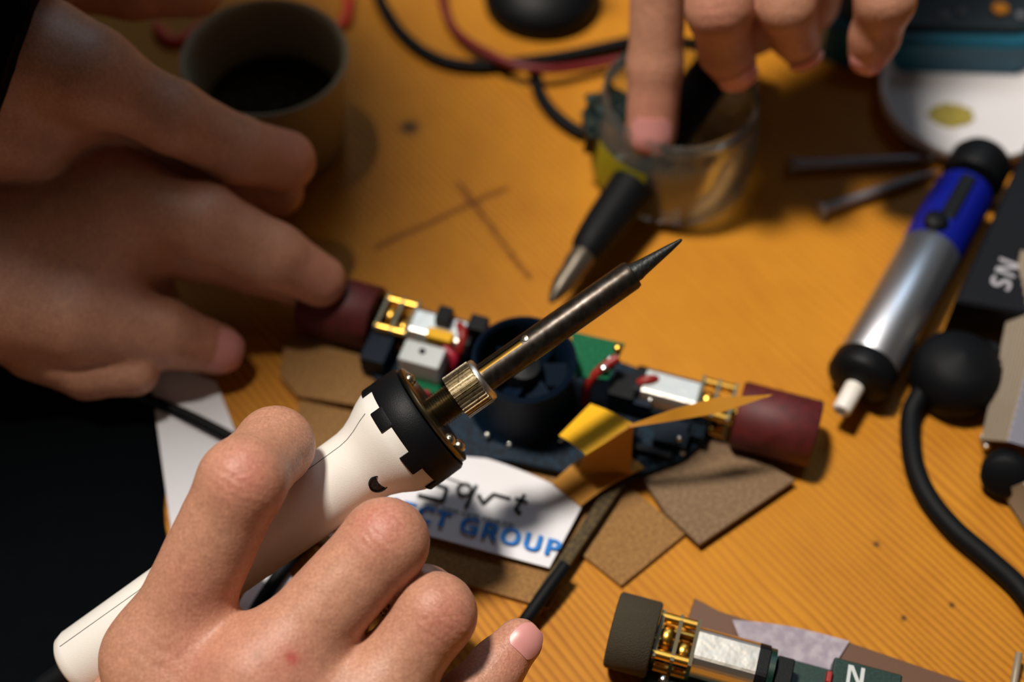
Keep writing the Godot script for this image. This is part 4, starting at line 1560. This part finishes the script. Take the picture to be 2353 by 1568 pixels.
func meter() -> void:
	# edge of a black meter in a teal bumper
	var a := V(100.4, 0.0, -109.6)
	var e := V(183.8, 0.0, -106.0)
	var x := (e - a).normalized()
	var z := x.cross(Vector3.UP).normalized()  # away from the eye or towards it
	if z.z > 0.0:
		z = -z
	var o := thing("multimeter", "black multimeter in a teal bumper at the upper right corner", "multimeter", (a + e) / 2 + z * 40)
	var xf := Transform3D(Basis(x, Vector3.UP, x.cross(Vector3.UP)), (a + e) / 2)
	var g := Geo.new()
	var poly := PackedVector2Array()
	var s := 1.0 if xf.basis.z.dot(z) > 0.0 else -1.0
	var w := a.distance_to(e)
	for p in [[-w / 2, 3], [-w / 2 + 8, -1], [-w * 0.2, -4], [w * 0.2, -4], [w / 2 - 8, -1], [w / 2, 3], [w / 2, 150], [-w / 2, 150]]:
		poly.append(Vector2(p[0], p[1] * s))
	prism(g, poly, 0, 15, xf, 1.5)
	build("bumper", g, M.teal, o)
	g = Geo.new()
	var face := PackedVector2Array()
	for p in [[-w / 2 + 5, 5.5], [-w * 0.2, 0.5], [w * 0.2, 0.5], [w / 2 - 5, 5.5], [w / 2 - 5, 145], [-w / 2 + 5, 145]]:
		face.append(Vector2(p[0], p[1] * s))
	prism(g, face, 14, 17, xf, 1.0)
	build("front", g, M.meter_black, o)
	g = Geo.new()
	disc(g, Transform3D(Basis(), V(155.3, 17.0, -116.7)), 2.7, 1.6, 24, 0.5)
	build("orange_button", g, M.orange_button, o)
	for p in [V(137.0, 17.0, -113.9), V(143.0, 17.0, -115.5), V(161.4, 17.0, -113.9)]:
		g = Geo.new()
		disc(g, Transform3D(Basis(), p), 1.7, 1.0, 20, 0.3)
		build("grey_button", g, M.grey_print, o)


func dish() -> void:
	var at := V(143.5, 0.0, -90.1)
	var xf := Transform3D(Basis(), at)
	var o := thing("dish", "shallow round white dish with a yellowish patch behind the solder sucker", "dish", at)
	var g := Geo.new()
	lathe(g, xf, [Vector2(0.001, 0.3), Vector2(24, 0.3), Vector2(27.0, 2.5), Vector2(28.0, 7), Vector2(27.5, 7.6), Vector2(27.0, 7.0), Vector2(25.8, 3.8), Vector2(23.5, 2.2), Vector2(0.001, 2.0)], 64, 0.0, TAU, 0.6)
	build("plate", g, M.dish_white, o)
	g = Geo.new()
	var poly := PackedVector2Array()
	var mid := Vector2(138.0, -85.1)
	for k in 26:
		poly.append(mid + Vector2(sin(k * TAU / 26) * (7.2 + 0.6 * sin(k * 1.7)), cos(k * TAU / 26) * (5.0 + 0.5 * cos(k * 2.3))))
	prism(g, poly, 2.05, 2.5, Transform3D(), 0.1)
	build("resin_patch", g, M.dish_patch, o)


func nails() -> void:
	var two := [[V(84.7, 2.0, -63.7), V(135.0, 1.4, -67.3), "upper grey steel nail with its flat head left of the dish", 1.75], [V(91.6, 2.0, -45.5), V(130.7, 1.4, -62.0), "lower grey steel nail slanting up towards the blue tool", 1.7]]
	for n in two:
		var a: Vector3 = n[0]
		var e: Vector3 = n[1]
		var l := a.distance_to(e)
		var o := thing("steel_nail", n[2], "nail", V(a.x, 0, a.z), "grey nails on the table")
		var xf := axes(e - a, Vector3.UP, a + V(0, 0.8, 0))
		var g := Geo.new()
		lathe(g, xf, [Vector2(0.001, -0.2), Vector2(2.8, 0.0), Vector2(3.0, 0.7), Vector2(2.0, 1.6)], 20)
		build("head", g, M.nail_steel, o)
		g = Geo.new()
		lathe(g, xf, [Vector2(n[3], 1.2), Vector2(n[3] - 0.2, l * 0.72), Vector2(1.0, l * 0.9), Vector2(0.1, l)], 20)
		build("shank", g, M.nail_steel, o)


func sucker() -> void:
	var a := V(86.9, 9.0, 29.1)
	var e := V(146.2, 9.0, -68.2)
	var xf := axes(e - a, Vector3.UP, a)
	var o := thing("solder_sucker", "silver and blue solder sucker with a white nozzle, lying on the table", "solder sucker", V(a.x, 0, a.z))
	var g := Geo.new()
	lathe(g, xf, [Vector2(1.2, 2.0), Vector2(1.2, 0), Vector2(2.2, 0.2), Vector2(2.5, 0.8), Vector2(2.7, 14), Vector2(2.7, 15)], 28, 0.0, TAU, 0.7)
	build("nozzle", g, M.white_plastic, o)
	g = Geo.new()
	lathe(g, xf, [Vector2(0.001, 9.0), Vector2(5.5, 9.2), Vector2(8.4, 11.0), Vector2(9.0, 12.2), Vector2(9.0, 16.8), Vector2(8.3, 17.6)], 44, 0.0, TAU, 0.7)
	build("front_cap", g, M.black_plastic, o)
	g = Geo.new()
	lathe(g, xf, [Vector2(8.2, 17.0), Vector2(8.6, 17.8), Vector2(8.6, 63.0), Vector2(8.2, 63.6)], 56, 0.0, TAU, 0.7)
	build("steel_tube", g, M.sucker_steel, o)
	g = Geo.new()
	lathe(g, xf, [Vector2(8.0, 63.0), Vector2(8.8, 63.4), Vector2(8.8, 88.0), Vector2(8.2, 90.0), Vector2(0.001, 90.4)], 44, 0.0, TAU, 0.7)
	build("blue_body", g, M.blue_plastic, o)
	g = Geo.new()
	rbox(g, Transform3D(xf.basis, xf * V(0, 79.0, 8.1)), V(4.6, 19, 2.4), 0.8)
	build("slide", g, M.black_plastic, o)
	g = Geo.new()
	disc(g, Transform3D(Basis(xf.basis.x, xf.basis.z, -xf.basis.y), xf * V(-2.0, 66.5, 7.4)), 3.4, 3.2, 26, 0.8)
	build("release_button", g, M.black_plastic, o)
	g = Geo.new()
	lathe(g, xf, [Vector2(5.0, 88), Vector2(5.0, 93), Vector2(8.6, 94), Vector2(9.2, 96), Vector2(9.2, 103), Vector2(8.0, 105.4), Vector2(0.001, 106.4)], 40, 0.0, TAU, 0.7)
	build("plunger_cap", g, M.black_plastic, o)


func black_box() -> void:
	var c := V(119.5, 20.0, 0.8)
	var r := V(134.5, 20.0, 4.3)
	var f := V(147.7, 20.0, -51.4)
	var x := (r - c).normalized()
	var z := (f - c) - x * (f - c).dot(x)
	var o := thing("black_box", "black box with worn white printing, right of the solder sucker", "box", V(c.x, 0, c.z))
	var g := Geo.new()
	var w := 62.0
	var d := (f - c).length() + 10
	var xf := Transform3D(Basis(x, Vector3.UP, x.cross(Vector3.UP)), V(c.x, 10.2, c.z) + x * w / 2 + (f - c).normalized() * d / 2)
	var poly := PackedVector2Array()
	for p in [c, c + x * w, c + x * w + (f - c).normalized() * d, c + (f - c).normalized() * d]:
		poly.append(Vector2(p.x, p.z))
	prism(g, poly, 0.0, 20.0, Transform3D(), 0.8)
	build("shell", g, M.box_black, o)
	g = Geo.new()
	rbox(g, Transform3D(xf.basis, V(129.4, 11.0, 10.7) + V(0, 0, 0.4)), V(7, 1.0, 1.2), 0.3)
	build("slot", g, M.grey_print, o)
	var up := (V(131.5, 20.0, -3.9) - V(137.3, 20.0, -15.2)).normalized()
	words(o, "word", "SN", V(134.4, 20.1, -2.0), up, 5.4, false, M.box_print, 1.15)


func plug() -> void:
	var o := thing("cable_plug", "black rubber plug with a thick cable running off the right edge", "plug", V(122.1, 0.0, 11.2))
	var at := V(120.3, 0.0, 15.9)
	var g := Geo.new()
	lathe(g, Transform3D(Basis(), at), [Vector2(9.8, 0.2), Vector2(11.6, 2), Vector2(12.2, 7), Vector2(11.2, 12), Vector2(7.4, 15.5), Vector2(0.001, 16.8)], 44, 0.0, TAU, 0.5)
	build("head", g, M.black_rubber, o)
	g = Geo.new()
	tube(g, smooth([V(117.8, 7.0, 18.7), V(123.5, 7.5, 15.5), V(128.5, 7.5, 12.2), V(131.6, 7.5, 10.2)]), 5.5, 5.0, 20)
	build("stem", g, M.black_rubber, o)
	g = Geo.new()
	tube(g, smooth([V(113.4, 6.0, 18.0), V(109.6, 4.5, 21.9), V(106.9, 2.9, 27.8), V(105.6, 2.9, 40.6), V(107.5, 2.9, 51.0), V(112.6, 2.9, 60.5), V(119.8, 2.9, 69.0), V(126.3, 2.9, 77.4), V(130.1, 2.9, 87.2), V(131.4, 2.9, 100.6)], 10), 2.75, -1, 18)
	build("cable", g, M.black_rubber, o)


func case() -> void:
	var o := thing("plastic_case", "clear ribbed plastic case with a black round foot at the right edge", "case", V(137.8, 0.0, 16.9))
	# side wall of the case: low edge at the left, high edge at the right
	var l0 := V(140.1, 21.5, -15.5)
	var l1 := V(124.3, 5.0, 35.2)
	var h0 := V(146.3, 27.0, -8.8)
	var h1 := V(127.6, 13.0, 40.6)
	var g := Geo.new()
	sheet(g, func(u: float, v: float) -> Vector3: return l0.lerp(l1, v).lerp(h0.lerp(h1, v), u) + V(0, 0.25 * sin(u * TAU * 9.0), 0), 90, 8, 0.9)
	build("ribbed_wall", g, M.ribbed_plastic, o)
	g = Geo.new()
	var far := V(161.0, 27.0, -4.4)
	var near := V(143.6, 13.0, 46.5)
	sheet(g, func(u: float, v: float) -> Vector3: return h0.lerp(h1, v).lerp(far.lerp(near, v), u), 8, 8, 0.9)
	var lid := build("lid", g, M.panel_purple, o)
	g = Geo.new()
	for j in 46:
		for k in 12:
			var p := h0.lerp(h1, (j + 0.5) / 46.0).lerp(far.lerp(near, (j + 0.5) / 46.0), (k + 0.5 + 0.5 * (j % 2)) / 24.0)
			disc(g, Transform3D(Basis(), p), 0.42, 0.2, 6)
	tag(build("dot_pattern", g, M.grey_print, lid), "", "", "", "stuff")
	g = Geo.new()
	disc(g, axes(V(-0.35, 0.55, 0.75), Vector3.UP, V(129.0, 4.0, 43.2)), 6.0, 7.5, 40, 1.2)
	build("foot", g, M.black_rubber, o)
	g = Geo.new()
	sheet(g, func(u: float, v: float) -> Vector3: return V(127.2, 2.0, 49.2).lerp(V(131.7, 2.0, 60.6), v).lerp(V(129.3, 12.0, 52.3).lerp(V(134.9, 12.0, 62.2), v), u), 6, 6, 0.8)
	build("corner_plate", g, M.ribbed_plastic, o)
	g = Geo.new()
	tube(g, [V(125.1, 3.0, 33.1), V(125.7, 3.0, 36.7)], 1.0)
	build("clip", g, M.silver, o)
